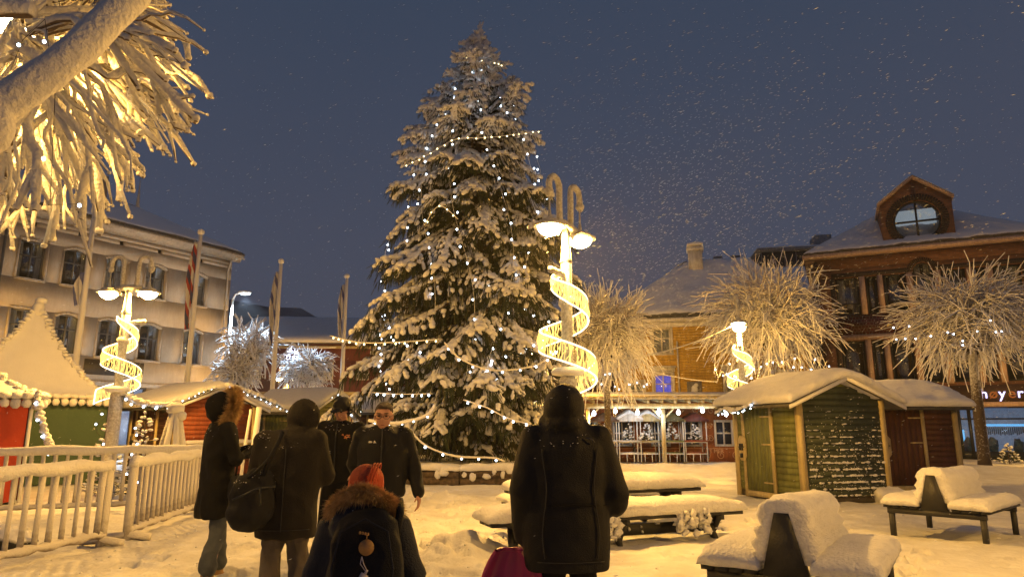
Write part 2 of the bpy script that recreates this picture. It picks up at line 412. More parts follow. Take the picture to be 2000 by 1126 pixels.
HILLM = mat('wooded_hill', (.30, .31, .34), .9, .8, .12, col2=(.03, .032, .035), vsc=.07)
def make_hill():
    xs = np.linspace(-190, 60, 70); V = []; F = []; ny = 14
    for i, x in enumerate(xs):
        t = (x + 190) / 250
        top = 30 + 3 * math.sin(x * .05)
        if x > -62: top = 30 - (x + 62) * .26
        top = max(top, 4)
        for j in range(ny):
            v = j / (ny - 1); z = top * (1 - (1 - v) ** 1.6) + (2.6 * noise.noise(Vector((x * .11, j * .9, 0))) + 1.6 * abs(noise.noise(Vector((x * .5, j * 2.3, 4)))) if j else 0)
            V.append((x, 140 + j * 1.2 + 4 * noise.noise(Vector((x * .04, j, 2))), z - (1 if j == 0 else 0)))
    n = len(xs)
    for i in range(n - 1):
        for j in range(ny - 1): F.append((i * ny + j, (i + 1) * ny + j, (i + 1) * ny + j + 1, i * ny + j + 1))
    m = MB(); m.raw(V, F); o = m.build('hill', HILLM); o['kind'] = 'structure'
make_hill()

# ================================================================== buildings
def wall_mb(mb, x0, x1, z0, z1, ops, th=.35, y0=0.0):
    """facade with real openings: ops = (xa, xb, za, zb, rise)"""
    zs = sorted(set([z0, z1] + [o[2] for o in ops] + [o[3] for o in ops]))
    zs = [z for z in zs if z0 <= z <= z1]
    for a, b in zip(zs, zs[1:]):
        zc = (a + b) / 2; row = sorted([o for o in ops if o[2] < zc < o[3]]); x = x0
        for o in row:
            if o[0] > x: mb.b2((x, y0, a), (o[0], y0 + th, b))
            x = o[1]
        if x1 > x: mb.b2((x, y0, a), (x1, y0 + th, b))
    for xa, xb, za, zb, r in ops:
        if r:
            xm = (xa + xb) / 2; w = (xb - xa) / 2; n = 7
            for sgn in (-1, 1):
                pts = [(xm + sgn * w, zb)]
                for i in range(n + 1):
                    t = 1 - i / n; pts.append((xm + sgn * w * t, zb - r * (1 - math.sqrt(max(0, 1 - t * t)) if r > .3 else t * t)))
                if sgn < 0: pts = pts[::-1]
                mb.prism(pts, (0, 0, 0), (1, 0, 0), (0, 0, 1), (0, 1, 0), y0 + .002, y0 + th - .002)

def window(parent, x, z, w, h, fm, cols=2, rows=2, fw=.07, y=.16, rise=0, curtain=CURTAIN, sill=None, transom=None, closed=.5, glow=None, name='window'):
    f = MB(); x0, x1, z0, z1 = x - w / 2 + .004, x + w / 2 - .004, z + .004, z + h - .004
    f.b2((x0, y, z0), (x0 + fw, y + .08, z1)); f.b2((x1 - fw, y, z0), (x1, y + .08, z1))
    f.b2((x0 + fw, y, z0), (x1 - fw, y + .08, z0 + fw)); f.b2((x0 + fw, y, z1 - fw), (x1 - fw, y + .08, z1))
    for i in range(1, cols):
        c = x0 + (x1 - x0) * i / cols; f.b2((c - fw * .45, y - .008, z0 + fw), (c + fw * .45, y + .07, z1 - fw))
    zt = [z0 + (z1 - z0) * i / rows for i in range(1, rows)] if transom is None else [z0 + (z1 - z0) * t for t in transom]
    for c in zt: f.b2((x0 + fw, y + .004, c - fw * .4), (x1 - fw, y + .062, c + fw * .4))
    W_ = f.build(name, fm, parent, smooth=False)
    g = MB(); g.b2((x0 + fw * .5, y + .03, z0 + fw * .5), (x1 - fw * .5, y + .04, z1 - fw * .5)); g.build('pane', GLASS, W_, smooth=False)
    if curtain:
        for sg in (-1, 1):
            c = MB(); n = 22; xe = x + sg * w * .49; xi = x + sg * w * (.49 - .46 * closed); V = []
            for i in range(n + 1):
                t = i / n; xx = xe + (xi - xe) * t; yy = y + .18 + .025 * math.sin(t * 26)
                V += [(xx, yy, z0 + .02), (xx, yy, z1)]
            c.raw(V, [(2 * i, 2 * i + 2, 2 * i + 3, 2 * i + 1) for i in range(n)]); c.build('curtain', curtain, W_)
    if glow:
        c = MB(); c.b2((x0, y + .34, z0), (x1, y + .36, z1)); c.build('lit_room', glow, W_, smooth=False)
    if sill:
        c = MB(); c.b2((x - w / 2 - .08, -.11, z - .07), (x + w / 2 + .08, y - .004, z - .005)); c.build('sill', sill, W_, smooth=False)
        s = MB(); s.sheet(lambda u, v: (x - w / 2 - .08 + (w + .16) * u, -.12 + .2 * v, z - .004), 14, 6, .035, seed=x * 3 + z); s.build('snow', SNOW, W_)
    return W_
def surround(mb, x, z, w, h, rise, t=.10, d=.022):
    mb.b2((x - w / 2 - t, -d, z), (x - w / 2 - .003, .05, z + h - rise)); mb.b2((x + w / 2 + .003, -d, z), (x + w / 2 + t, .05, z + h - rise))
    n = 10; pts = []
    for i in range(n + 1):
        a = -1 + 2 * i / n; pts.append((x + a * (w / 2 + t), z + h - rise * a * a + t + .001))
    for i in range(n, -1, -1):
        a = -1 + 2 * i / n; pts.append((x + a * (w / 2 + .003), z + h - rise * a * a + .002))
    for i in range(n):
        q = [pts[i], pts[i + 1], pts[2 * n + 1 - i - 1], pts[2 * n + 1 - i]]
        mb.prism(q[::-1], (0, 0, 0), (1, 0, 0), (0, 0, 1), (0, 1, 0), -d, .05)

def hip_roof(mb, x0, x1, y0, y1, z0, apex, over=.45):
    """apex = list of ridge points (x,y,z) 1 or 2"""
    a = [(x0 - over, y0 - over, z0), (x1 + over, y0 - over, z0), (x1 + over, y1 + over, z0), (x0 - over, y1 + over, z0)]
    if len(apex) == 1: mb.raw(a + [apex[0]], [(0, 1, 4), (1, 2, 4), (2, 3, 4), (3, 0, 4), (3, 2, 1, 0)])
    else: mb.raw(a + list(apex), [(0, 1, 5, 4), (1, 2, 5), (2, 3, 4, 5), (3, 0, 4), (3, 2, 1, 0)])
ROOFSNOW = snow_on('roof_snow', (.05, .05, .055), thr=.33, soft=.12, snowc=(.82, .84, .88), nsc=2.0, amt=.35, bump=.6)
def snow_slope(a, b, c, d, th, name, parent, nu=40, nv=16, seed=0, m=None, sc=.9, nz=.03):
    """snow on a sloping quad a-b (eave) c-d (top)"""
    a, b, c, d = map(Vector, (a, b, c, d)); s = MB()
    s.sheet(lambda u, v: a.lerp(b, u).lerp(d.lerp(c, u), v), nu, nv, th, k=14, sc=sc, seed=seed, nz=nz, out=.25)
    return s.build(name, m or SNOW, parent)

# ---- beige three-storey corner building
BF = Frame(P(455, 498, 37)[:2], (.542, .84))
BEIGE = paint('beige_render', (.50, .43, .33), wear=.3, rough=.85, bump=.4, bsc=26, var=.22, vsc=.9)
BEIGE2 = paint('light_render_trim', (.50, .44, .35), rough=.8, bump=.2, var=.12)
bg_ = thing('apartment_building', 'tall beige rendered corner building with rows of arched windows at the left', 'building', BF.o, BF.rz)
cols_x = [-9.72, -7.96, -6.12, -4.2, -1.93]; WW = 1.02
ops = []; spec = []
for k, x in enumerate([-14.1, -11.9] + cols_x):
    r = 0 if x < -9 else .17
    ops.append((x - WW / 2, x + WW / 2, 7.68, 9.38, r)); spec.append((x, 7.68, 1.70, r))
    ops.append((x - WW / 2, x + WW / 2, 4.6, 6.38, r)); spec.append((x, 4.6, 1.78, r))
shop = [(-12.4, 1.9), (-9.9, 1.6), (-7.45, .9), (-4.95, 1.9), (-2.1, 1.6)]
for x, w in shop: ops.append((x - w / 2, x + w / 2, .55, 3.3, 0))
vents = [-7.9, -6.03, -4.13, -1.84, -9.8]
for x in vents: ops.append((x - .11, x + .11, 10.03, 10.25, 0))
m = MB(); wall_mb(m, -17, 0, 0, 10.45, ops); wb = m.build('wall', BEIGE, bg_, smooth=False)
m = MB(); m.b2((-.35, .352, 0), (0, 9, 10.45)); m.b2((-17, 8.7, 0), (-.352, 9, 10.45)); m.b2((-17, .352, 0), (-16.7, 8.698, 10.45)); m.build('side_wall', BEIGE, bg_, smooth=False)
m = MB(); m.b2((-16.6, 1.0, .1), (-.4, 1.05, 10.3)); m.build('dark_interior', DARKROOM, bg_, smooth=False)
m = MB()
for x, z, h, r in spec:
    surround(m, x, z, WW, h, r)
m.b2((-17, -.03, 3.38), (.03, .001, 3.52)); m.build('moulding', BEIGE2, bg_, smooth=False)
GREYF = paint('grey_window_paint', (.16, .16, .155), var=.15)
for i, (x, z, h, r) in enumerate(spec):
    window(bg_, x, z, WW, h, GREYF, 2, 2, rise=r, sill=BEIGE2 if z < 7 else BEIGE2, transom=(.62,), closed=[.75, .3, .6, .9, .5][i % 5])
LITSHOP = mat('lit_shop_wall', (.5, .55, .65), .8, emit=(.55, .62, .85), estr=.55, var=.5, vsc=3)
for x, w in shop:
    window(bg_, x, .55, w, 2.75, GREYF, 3, 2, transom=(.72,), curtain=None, glow=LITSHOP, name='shop_window')
m = MB()
for x in vents: m.b2((x - .1, .12, 10.04), (x + .1, .15, 10.24))
m.build('vent', BLACKW, bg_, smooth=False)
m = MB(); m.prism([(0, 0), (-.42, .3), (-.42, .42), (0, .42)], (-17.3, 0, 10.46), (0, 1, 0), (0, 0, 1), (1, 0, 0), 0, 17.75)
m.prism([(0, 0), (.42, .3), (.42, .42), (0, .42)], (0.001, -.3, 10.455), (1, 0, 0), (0, 0, 1), (0, 1, 0), 0, 9.6)
m.build('cornice', BEIGE2, bg_, smooth=False)
m = MB(); hip_roof(m, -17, 0, 0, 9, 10.885, [(-13.2, 4.5, 13.9), (-4.2, 4.5, 13.6)], .47); rf = m.build('roof', mat('roof_metal', (.10, .10, .11), .6), bg_, smooth=False)
snow_slope((-17.4, -.5, 10.9), (.45, -.5, 10.9), (-4.2, 4.5, 13.62), (-13.2, 4.5, 13.92), .17, 'snow', rf, 70, 20, seed=3, m=ROOFSNOW)
snow_slope((.46, -.45, 10.9), (.46, 9.4, 10.9), (-4.2, 4.55, 13.62), (-4.25, 4.45, 13.62), .15, 'snow', rf, 26, 16, seed=5, m=ROOFSNOW)
m = MB(); m.b2((-6.15, 3.6, 12.2), (-5.3, 4.4, 14.5)); m.build('chimney', BEIGE2, rf, smooth=False)
m = MB(); m.lathe([(.14, 0), (.1, .5), (.05, 1.2), (.01, 2.0)], (-3.65, 3.6, 12.9), 8); m.build('spire', FROST, rf)
m = MB(); m.tube([(-10.85, -.09, .3), (-10.85, -.09, 10.3)], .055, 8); m.build('downpipe', GREYF, bg_)
m = MB(); m.tube([(-.25, -.08, .3), (-.25, -.08, 9.9), (-.25, -.3, 10.5)], .05, 8); m.build('downpipe', BEIGE2, bg_)
m = MB(); m.b2((-7.08, -.06, 3.78), (-4.36, -.002, 4.47)); sg = m.build('sign_board', paint('dark_brown_board', (.045, .038, .03), var=.2), bg_, smooth=False)
text_obj('sign_lettering', 'ABR', FROST, sg, (-6.17, -.065, 3.98), .42, .025)

# ---- low dark red wooden building behind the tree
RF = Frame((-20.4, 50), (1, .04))
DRED = paint('dark_red_boards', (.16, .035, .022), rough=.8, bump=.4, var=.3, vsc=.7)
rb = thing('timber_building', 'long dark red timber building with a white snowy roof behind the big tree', 'building', RF.o, RF.rz)
ops = []; xs_ = [1.6 + 2.6 * i for i in range(14)]
for x in xs_: ops += [(x - .5, x + .5, 4.8, 6.2, 0), (x - .6, x + .6, 1.0, 2.9, 0)]
m = MB(); wall_mb(m, 0, 38, 0, 7.5, ops, .3); m.build('wall', DRED, rb, smooth=False)
m = MB(); m.b2((0.01, 1.0, 0), (37.9, 1.05, 7.3)); m.build('dark_interior', DARKROOM, rb, smooth=False)
m = MB(); m.b2((-.1, -.14, 3.7), (38.1, -.002, 3.95)); m.b2((-.1, -.12, 7.1), (38.1, -.001, 7.3)); m.build('white_band', CREAM, rb, smooth=False)
for x in xs_:
    window(rb, x, 4.8, 1.0, 1.4, WHITEP, 2, 3, closed=.6, fw=.09, y=.05); window(rb, x, 1.0, 1.2, 1.9, WHITEP, 2, 2, curtain=None, fw=.09, y=.05)
m = MB(); m.raw([(-.6, -.6, 7.45), (38.6, -.6, 7.45), (38.6, 6, 9.6), (-.6, 6, 10.3), (-.6, 12, 7.5), (38.6, 12, 7.5)], [(0, 1, 2, 3), (3, 2, 5, 4), (0, 3, 4), (1, 5, 2), (0, 4, 5, 1)])
rf = m.build('roof', GREYF, rb, smooth=False)
snow_slope((-.7, -.7, 7.47), (38.7, -.7, 7.47), (38.7, 6.1, 9.65), (-.7, 6.1, 10.35), .3, 'snow', rf, 60, 14, seed=8)
m = MB(); m.b2((14.5, 4.6, 8.6), (15.5, 5.6, 11.0)); m.b2((14.35, 4.45, 11.0), (15.65, 5.75, 11.2)); m.build('chimney', DRED, rf, smooth=False)

# ---- glass-fronted building far behind, right
gb = thing('glass_building', 'tall glass fronted building with a flat snowy roof far behind the brick building', 'building', (22.3, 60, 0), R(-9))
GLB = mat('dark_facade_glass', (.05, .065, .085), .15, var=.6, vsc=.5)
m = MB(); m.b2((0, 0, 0), (13, 8, 13.2)); m.build('wall', paint('blue_grey_cladding', (.13, .17, .23), var=.2, vsc=.4), gb, smooth=False)
m = MB(); m.b2((.3, .3, 13.2), (12, 7, 17.0)); m.b2((.0, -.02, 11.2), (13, -.005, 13.0)); g_ = m.build('glass_storey', GLB, gb, smooth=False)
m = MB()
for i in range(13): m.b2((.3 + i, .2, 13.21), (.36 + i, .298, 17.0)); m.b2((i * 1.05, -.1, 11.2), (i * 1.05 + .06, -.022, 13.0))
m.build('mullion', paint('grey_metal', (.3, .33, .36)), gb, smooth=False)
m = MB(); m.b2((-.1, -.3, 17.01), (12.4, 7.3, 17.25)); m.b2((-.2, -.35, 13.01), (13.2, .19, 13.2)); rf = m.build('roof', paint('grey_roof', (.3, .33, .36)), gb, smooth=False)
snow_slope((-.1, -.3, 17.26), (12.4, -.3, 17.26), (12.4, 7.3, 17.26), (-.1, 7.3, 17.26), .25, 'snow', rf, 30, 10)
m = MB(); m.b2((5.6, 2, 17.4), (7.0, 4, 18.9)); m.build('roof_vent', paint('grey_metal2', (.3, .33, .36)), gb, smooth=False)

# ---- yellow timber house
YF = Frame(P(1229, 626, 32)[:2], (1, -.25))
YEL = paint('ochre_boards', (.66, .42, .07), rough=.7, bump=.2, var=.2, vsc=1.2)
yh = thing('timber_house', 'ochre yellow timber house with white windows behind the pergola', 'house', YF.o, YF.rz)
YX0, YX1 = -.75, 7.7
ops = []; wl = []
for x in [1.45, 4.6, 6.6]:
    wl.append((x, 4.78, .82, 1.15)); wl.append((x, 2.72, .82, 1.08))
wl += [(-.05, 4.78, .7, 1.15), (.15, 2.55, .8, .9)]
for x, z, w, h in wl: ops.append((x - w / 2, x + w / 2, z, z + h, 0))
m = MB(); wall_mb(m, YX0, YX1, 0, 6.2, ops, .3); wo_ = m.build('wall', YEL, yh, smooth=False)
m = MB(); m.b2((YX0, .302, 0), (YX0 + .3, 8, 6.2)); m.b2((YX1 - .3, .302, 0), (YX1, 8, 6.2)); m.build('side_wall', YEL, yh, smooth=False)
m = MB(); m.b2((YX0 + .31, 1.0, 0), (YX1 - .31, 1.05, 6.1)); m.build('dark_interior', DARKROOM, yh, smooth=False)
m = MB(); z = .1                                           # lapped boards stand proud of the wall
while z < 6.15:
    x = YX0
    for o in sorted([o for o in ops if o[2] - .06 < z + .06 < o[3] + .06]):
        if o[0] - .1 > x: m.box(((x + o[0] - .1) / 2, -.012, z + .06), (o[0] - .1 - x, .02, .112), (R(-6), 0, 0))
        x = o[1] + .1
    if YX1 > x: m.box(((x + YX1) / 2, -.012, z + .06), (YX1 - x, .02, .112), (R(-6), 0, 0))
    z += .125
m.build('weatherboards', YEL, yh, smooth=False)
BLUEL = mat('blue_lit_blind', (.3, .3, .6), .8, emit=(.16, .15, .85), estr=.9, var=.3, vsc=4)
for i, (x, z, w, h) in enumerate(wl):
    f = window(yh, x, z, w, h, WHITEP, 2, 2 if z > 4 else 2, fw=.06, y=.02, closed=1.05, curtain=None if i in (1,) else CURTAIN, glow=BLUEL if i == 1 else None, transom=(.6,))
    c = MB(); t = .11
    c.b2((x - w / 2 - t, -.05, z - .1), (x - w / 2 - .002, .02, z + h + .12)); c.b2((x + w / 2 + .002, -.05, z - .1), (x + w / 2 + t, .02, z + h + .12))
    c.b2((x - w / 2, -.055, z + h + .002), (x + w / 2, .02, z + h + .12)); c.b2((x - w / 2, -.055, z - .1), (x + w / 2, .02, z - .002))
    if i in (1, 3): c.b2((x - w / 2 - .2, -.16, z + h + .3), (x + w / 2 + .2, .0, z + h + .38)); c.b2((x - w / 2 - .14, -.08, z + h + .123), (x + w / 2 + .14, .0, z + h + .298))
    c.build('casing', WHITEP, f, smooth=False)
m = MB(); m.tube([(2.15, -.08, 2.6), (2.15, -.08, 5.3)], .035, 8); m.build('downpipe', WHITEP, yh)
m = MB(); m.b2((2.5, -.07, 2.7), (3.15, -.03, 3.45)); pq = m.build('plaque', paint('grey_board', (.28, .26, .23)), yh, smooth=False)
m = MB(); m.ell((2.82, -.13, 3.08), (.14, .09, .2), nse=.5); m.ell((2.9, -.12, 3.28), (.1, .08, .09)); m.build('snow', SNOW, pq)
m = MB(); m.b2((YX0 - .5, -.5, 6.2), (YX1 + .5, .1, 6.34)); m.b2((YX0 - .1, -.08, 5.98), (YX1 + .1, -.026, 6.199)); m.build('eaves_board', WHITEP, yh, smooth=False)
m = MB(); hip_roof(m, YX0, YX1, 0, 8, 6.345, [(2.9, 4, 10.0), (5.9, 4, 10.0)], .5); rf = m.build('roof', GREYF, yh, smooth=False)
snow_slope((YX0 - .5, -.5, 6.35), (YX1 + .5, -.5, 6.35), (5.9, 4, 10.0), (2.9, 4, 10.0), .22, 'snow', rf, 70, 26, seed=1, m=ROOFSNOW, sc=1.3, nz=.05)
snow_slope((YX0 - .5, 8.5, 6.35), (YX0 - .5, -.5, 6.35), (2.9, 3.95, 10.0), (2.85, 4.05, 10.0), .2, 'snow', rf, 30, 16, seed=2, m=ROOFSNOW)
m = MB(); m.b2((2.9, 2.9, 9.0), (3.6, 3.6, 10.35)); m.b2((2.82, 2.82, 10.35), (3.68, 3.68, 10.5)); m.b2((2.98, 2.98, 10.5), (3.52, 3.52, 10.62)); ch = m.build('chimney', WHITEP, rf, smooth=False)
m = MB(); m.sheet(lambda u, v: (2.84 + .82 * u, 2.84 + .82 * v, 10.62), 8, 8, .16); m.build('snow', SNOW, ch)
m = MB()
for k in range(7):                                          # snow guards
    x = -0.5 + k * 1.2; m.b2((x, -.2, 6.62), (x + 1.1, -.17, 6.78))
m.build('snow_guard', FROST, rf, smooth=False)
# second house behind it
sh = thing('rear_house', 'snow roofed house with two chimneys rising behind the yellow timber house', 'house', (12.4, 44, 0), R(-12))
m = MB(); m.b2((0, 0, 0), (13, 7, 9.3)); m.build('wall', paint('grey_wall', (.2, .2, .2)), sh, smooth=False)
m = MB(); m.raw([(-.4, -.4, 9.3), (13.4, -.4, 9.3), (13.0, 3.5, 12.2), (0, 3.5, 12.2), (-.4, 7.4, 9.3), (13.4, 7.4, 9.3)], [(0, 1, 2, 3), (3, 2, 5, 4), (0, 3, 4), (1, 5, 2), (0, 4, 5, 1)]); rf = m.build('roof', GREYF, sh, smooth=False)
snow_slope((-.4, -.5, 9.32), (13.4, -.5, 9.32), (13, 3.5, 12.2), (0, 3.5, 12.2), .25, 'snow', rf, 40, 14, seed=12, m=ROOFSNOW)
for x in (1.2, 2.4):
    m = MB(); m.b2((x, 3, 11.5), (x + .6, 3.6, 13.2)); m.build('chimney', paint('chimney_plaster', (.3, .28, .26)), rf, smooth=False)

# ---- brick building with round dormer window
KF = Frame(P(1590, 502, 34)[:2], (.9, -.43))
BR1 = brick_mat('brown_brick', (.33, .14, .065), (.20, .08, .042), (.17, .13, .10))
BRD = brick_mat('dark_soldier_brick', (.035, .025, .022), (.05, .03, .025), (.09, .07, .06), bw=.07, bh=.24)
GLAZE = brick_mat('glazed_red_tile', (.11, .018, .014), (.07, .014, .012), (.16, .12, .10), bw=.15, bh=.15, rough=.25)
PINKC = paint('pink_beige_concrete', (.62, .44, .34), var=.12)
DARKF = paint('dark_window_metal', (.02, .024, .03), rough=.35, var=.2)
kb = thing('brick_building', 'brown brick building with a round window in its gabled dormer at the right', 'building', KF.o, KF.rz)
KW = 9.4
up = [(.85, 1.9), (2.2, 2.7), (2.98, 3.95), (5.42, 6.4), (6.68, 7.18), (7.48, 8.55)]
ops = [(a, b, 6.85, 8.75, 0) for a, b in up] + [(4.25, 5.12, 6.85, 9.2, .44)] + [(a, b, 3.45, 5.55, 0) for a, b in up] + [(4.25, 5.12, 3.45, 5.55, 0)]
ops += [(.5, 8.9, 0, 2.3, 0)]
m = MB(); wall_mb(m, 0, KW, 0, 9.75, ops, .4); m.build('wall', BR1, kb, smooth=False)
m = MB(); m.b2((0, .402, 0), (.35, 10, 9.75)); m.b2((KW - .35, .402, 0), (KW, 10, 9.75)); m.build('side_wall', BR1, kb, smooth=False)
m = MB()
for z in np.arange(.3, 9.6, .16): m.b2((-.03, -.02, z), (.12, .3, z + .08))          # toothed corner
m.b2((.7, -.03, 8.76), (4.1, .003, 8.98)); m.b2((5.3, -.03, 8.76), (8.7, .003, 8.98)); m.b2((.62, -.03, 3.4), (.83, .003, 8.76)); m.b2((8.57, -.03, 3.4), (8.78, .003, 8.76))
n = 22
for i in range(n):
    a = math.pi * (i + .5) / n; m.box((4.685 + .56 * math.cos(a), -.02, 8.76 + .56 * math.sin(a)), (.22, .05, .055), (0, -a, 0))
m.build('dark_brick_band', BRD, kb, smooth=False)
m = MB(); m.b2((.83, -.04, 5.86), (4.2, -.001, 6.82)); m.b2((5.2, -.04, 5.86), (8.57, -.001, 6.82)); m.build('glazed_panel', GLAZE, kb, smooth=False)
m = MB(); m.b2((.6, -.12, 5.6), (8.8, -.002, 5.85)); m.b2((-.1, -.25, 2.32), (KW + .1, -.002, 2.52))
for a, b in [(1.93, 2.17), (2.73, 2.95), (3.98, 4.22), (5.15, 5.39), (6.43, 6.65), (7.21, 7.45)]:
    m.b2((a, -.06, 6.85), (b, -.002, 8.74)); m.b2((a, -.06, 3.4), (b, -.002, 5.59))
m.build('concrete_pilaster', PINKC, kb, smooth=False)
m = MB(); m.b2((.41, 2.0, 2.6), (KW - .4, 2.05, 9.6)); m.b2((.41, .5, 5.9), (KW - .4, 2.0, 6.0)); m.b2((.41, .42, 2.42), (KW - .4, 2.0, 2.5)); m.build('dark_interior', DARKROOM, kb, smooth=False)
CURT2 = mat('pale_blind', (.36, .34, .31), .9, .3, 5)
for a, b in up:
    narrow = b - a < .7
    window(kb, (a + b) / 2, 6.85, b - a, 1.9, DARKF, 1, 2, fw=.08, transom=(.3,) if not narrow else (), closed=.8 if a in (.85, 7.48) else .3, curtain=CURT2)
    window(kb, (a + b) / 2, 3.45, b - a, 2.1, DARKF, 1, 1, fw=.08, closed=.2, curtain=CURT2)
window(kb, 4.685, 6.85, .87, 2.35, DARKF, 2, 2, fw=.08, transom=(.32, .72), curtain=CURT2, closed=.9)
window(kb, 4.685, 3.45, .87, 2.1, DARKF, 1, 1, fw=.08, curtain=CURT2, closed=.3)
# gutter, roof, dormer
m = MB(); m.b2((-.55, -.55, 9.76), (KW + .55, .1, 9.95)); m.b2((-.5, .102, 9.76), (.0, 10, 9.95)); m.build('fascia', PINKC, kb, smooth=False)
m = MB(); hip_roof(m, 0, KW, 0, 10, 9.955, [(KW / 2 - .2, 5, 13.6), (KW / 2 + .2, 5, 13.6)], .5); rf = m.build('roof', GREYF, kb, smooth=False)
KS = snow_on('tiled_roof_snow', (.06, .05, .05), thr=.28, soft=.12, snowc=(.78, .77, .79), nsc=3.5, amt=.35, bump=1.0)
snow_slope((-.55, -.55, 9.96), (KW + .55, -.55, 9.96), (KW / 2 + .2, 5, 13.62), (KW / 2 - .2, 5, 13.62), .2, 'snow', rf, 80, 34, seed=21, m=KS, sc=1.6, nz=.05)
snow_slope((-.55, 10.5, 9.96), (-.55, -.5, 9.96), (KW / 2 - .2, 4.95, 13.6), (KW / 2 - .2, 5.05, 13.6), .2, 'snow', rf, 26, 16, seed=22, m=KS)
dx0, dx1, dz = 3.18, 6.22, 12.2; dxm = 4.7; cz = 11.25; ro = 1.02
m = MB(); n = 40; outer = []
corners = [(dx0, 9.96), (dx1, 9.96), (dx1, dz), (dxm, 13.35), (dx0, dz)]
def hit(a):
    dxn, dzn = math.cos(a), math.sin(a); best = 99
    for p, q in zip(corners, corners[1:] + corners[:1]):
        ex, ez = q[0] - p[0], q[1] - p[1]; det = dxn * (-ez) + dzn * ex
        if abs(det) < 1e-9: continue
        t = ((p[0] - dxm) * (-ez) + (p[1] - cz) * ex) / det; u = (dxn * (p[1] - cz) - dzn * (p[0] - dxm)) / det
        if t > 0 and -1e-6 <= u <= 1 + 1e-6: best = min(best, t)
    return best
angs = sorted([2 * math.pi * i / n for i in range(n)] + [math.atan2(c[1] - cz, c[0] - dxm) % (2 * math.pi) for c in corners])
V = []; F = []; k = len(angs)
for y in (-.1, .3):
    for a in angs: V.append((dxm + ro * math.cos(a), y, cz + ro * math.sin(a)))
    for a in angs: h = hit(a); V.append((dxm + h * math.cos(a), y, cz + h * math.sin(a)))
for i in range(k):
    j = (i + 1) % k; F += [(i, i + k, j + k, j), (i + 2 * k, j + 2 * k, j + 3 * k, i + 3 * k), (i, j, j + 2 * k, i + 2 * k), (i + k, i + 3 * k, j + 3 * k, j + k)]
m.raw(V, F)
m.b2((dx0, .302, 9.96), (dx0 + .3, 3.4, dz)); m.b2((dx1 - .3, .302, 9.96), (dx1, 3.4, dz))
dm = m.build('dormer', BR1, kb, smooth=False)
m = MB(); N2 = 64
for i in range(N2):
    a = 2 * math.pi * i / N2; m.box((dxm + 1.19 * math.cos(a), -.13, cz + 1.19 * math.sin(a)), (.30, .07, .085), (0, -a, 0))
m.build('brick_ring', BRD, dm, smooth=False)
m = MB(); m.tube([(dxm + .97 * math.cos(a), 0.02, cz + .97 * math.sin(a)) for a in np.linspace(0, 2 * math.pi, 41)], .055, 6, cap=False)
m.b2((dxm - .045, -.02, cz - .96), (dxm + .045, .05, cz + .96)); m.b2((dxm - .96, -.015, cz - .045), (dxm + .96, .045, cz + .045)); rw = m.build('window', DARKF, dm, smooth=False)
m = MB(); m.lathe([(.95, 0), (.95, .01)], (0, 0, 0), 40); o = m
V = np.concatenate(o.V); V2 = np.c_[V[:, 0] + dxm, V[:, 2] + .06, V[:, 1] + cz]; o.V = [V2]; o.build('pane', GLASS, rw, smooth=False)
LITROOM = mat('lit_attic', (.4, .42, .43), .9, emit=(.42, .46, .48), estr=.9, var=.45, vsc=1.2)
m = MB(); m.b2((dxm - 1.0, 1.4, cz - 1.1), (dxm + 1.0, 1.42, cz + .98)); lr = m.build('lit_room', LITROOM, rw, smooth=False)
m = MB(); m.b2((dxm - .5, .9, cz - 1.0), (dxm - .1, 1.1, cz - .62)); m.b2((dxm + .25, .8, cz - 1.0), (dxm + .6, 1.0, cz - .45)); m.build('furniture', DARKROOM, rw, smooth=False)
m = MB()
for sg in (-1, 1):
    a = Vector((dxm - sg * .0, 0, 13.42)); b = Vector((dxm + sg * 1.62, 0, 12.19)); d = (b - a)
    m.prism([(a.x, a.z), (b.x, b.z), (b.x, b.z + .10), (a.x, a.z + .12)][::-sg], (0, 0, 0), (1, 0, 0), (0, 0, 1), (0, 1, 0), -.3 if sg > 0 else -.3, 3.4)
rf2 = m.build('dormer_roof', PINKC, dm, smooth=False)
for sg in (-1, 1):
    snow_slope((dxm + sg * 1.64, -.32, 12.28), (dxm + sg * 1.64, 3.4, 12.28), (dxm, 3.4, 13.54), (dxm, -.32, 13.54), .10, 'snow', rf2, 14, 14, seed=30 + sg)
# shopfront
SHOPLIT = mat('lit_shop_interior', (.5, .55, .6), .8, emit=(.30, .42, .62), estr=.45, col2=(.12, .12, .13), vsc=2.5)
m = MB()
for x in (.5, 2.4, 4.2, 5.35, 5.75, 6.25, 8.8): m.b2((x, .1, 0), (x + .13, .22, 2.3))
m.b2((.63, .11, 1.75), (8.8, .2, 1.82)); m.b2((.63, .11, 0), (8.8, .2, .35)); sf = m.build('shopfront', DARKF, kb, smooth=False)
m = MB(); m.b2((.6, .15, .3), (8.85, .16, 2.29)); m.build('pane', GLASS, sf, smooth=False)
m = MB(); m.b2((.45, 2.2, 0), (8.95, 2.25, 2.3)); m.build('lit_room', SHOPLIT, sf, smooth=False)
AQUA = mat('aqua_light', (.3, .7, 1), emit=(.15, .55, 1.0), estr=1.6)
m = MB(); m.b2((6.6, 1.2, 1.46), (8.6, 1.3, 1.56)); m.b2((5.6, 1.6, .3), (5.75, 1.62, 1.3)); m.build('light_strip', AQUA, sf, smooth=False)
m = MB()
for i in range(26): x = 6.6 + i * .078; m.b2((x, 1.1, 1.05 + .12 * random.random()), (x + .045, 1.15, 1.42))
for i in range(8): x = 1.0 + i * .95; m.ell((x, .9, .5 + .2 * random.random()), (.2, .15, .4), 8, 6, nse=.4, seed=i)
m.build('shop_display', mat('display_goods', (.10, .22, .36), .6, var=.6, vsc=9), sf, smooth=False)
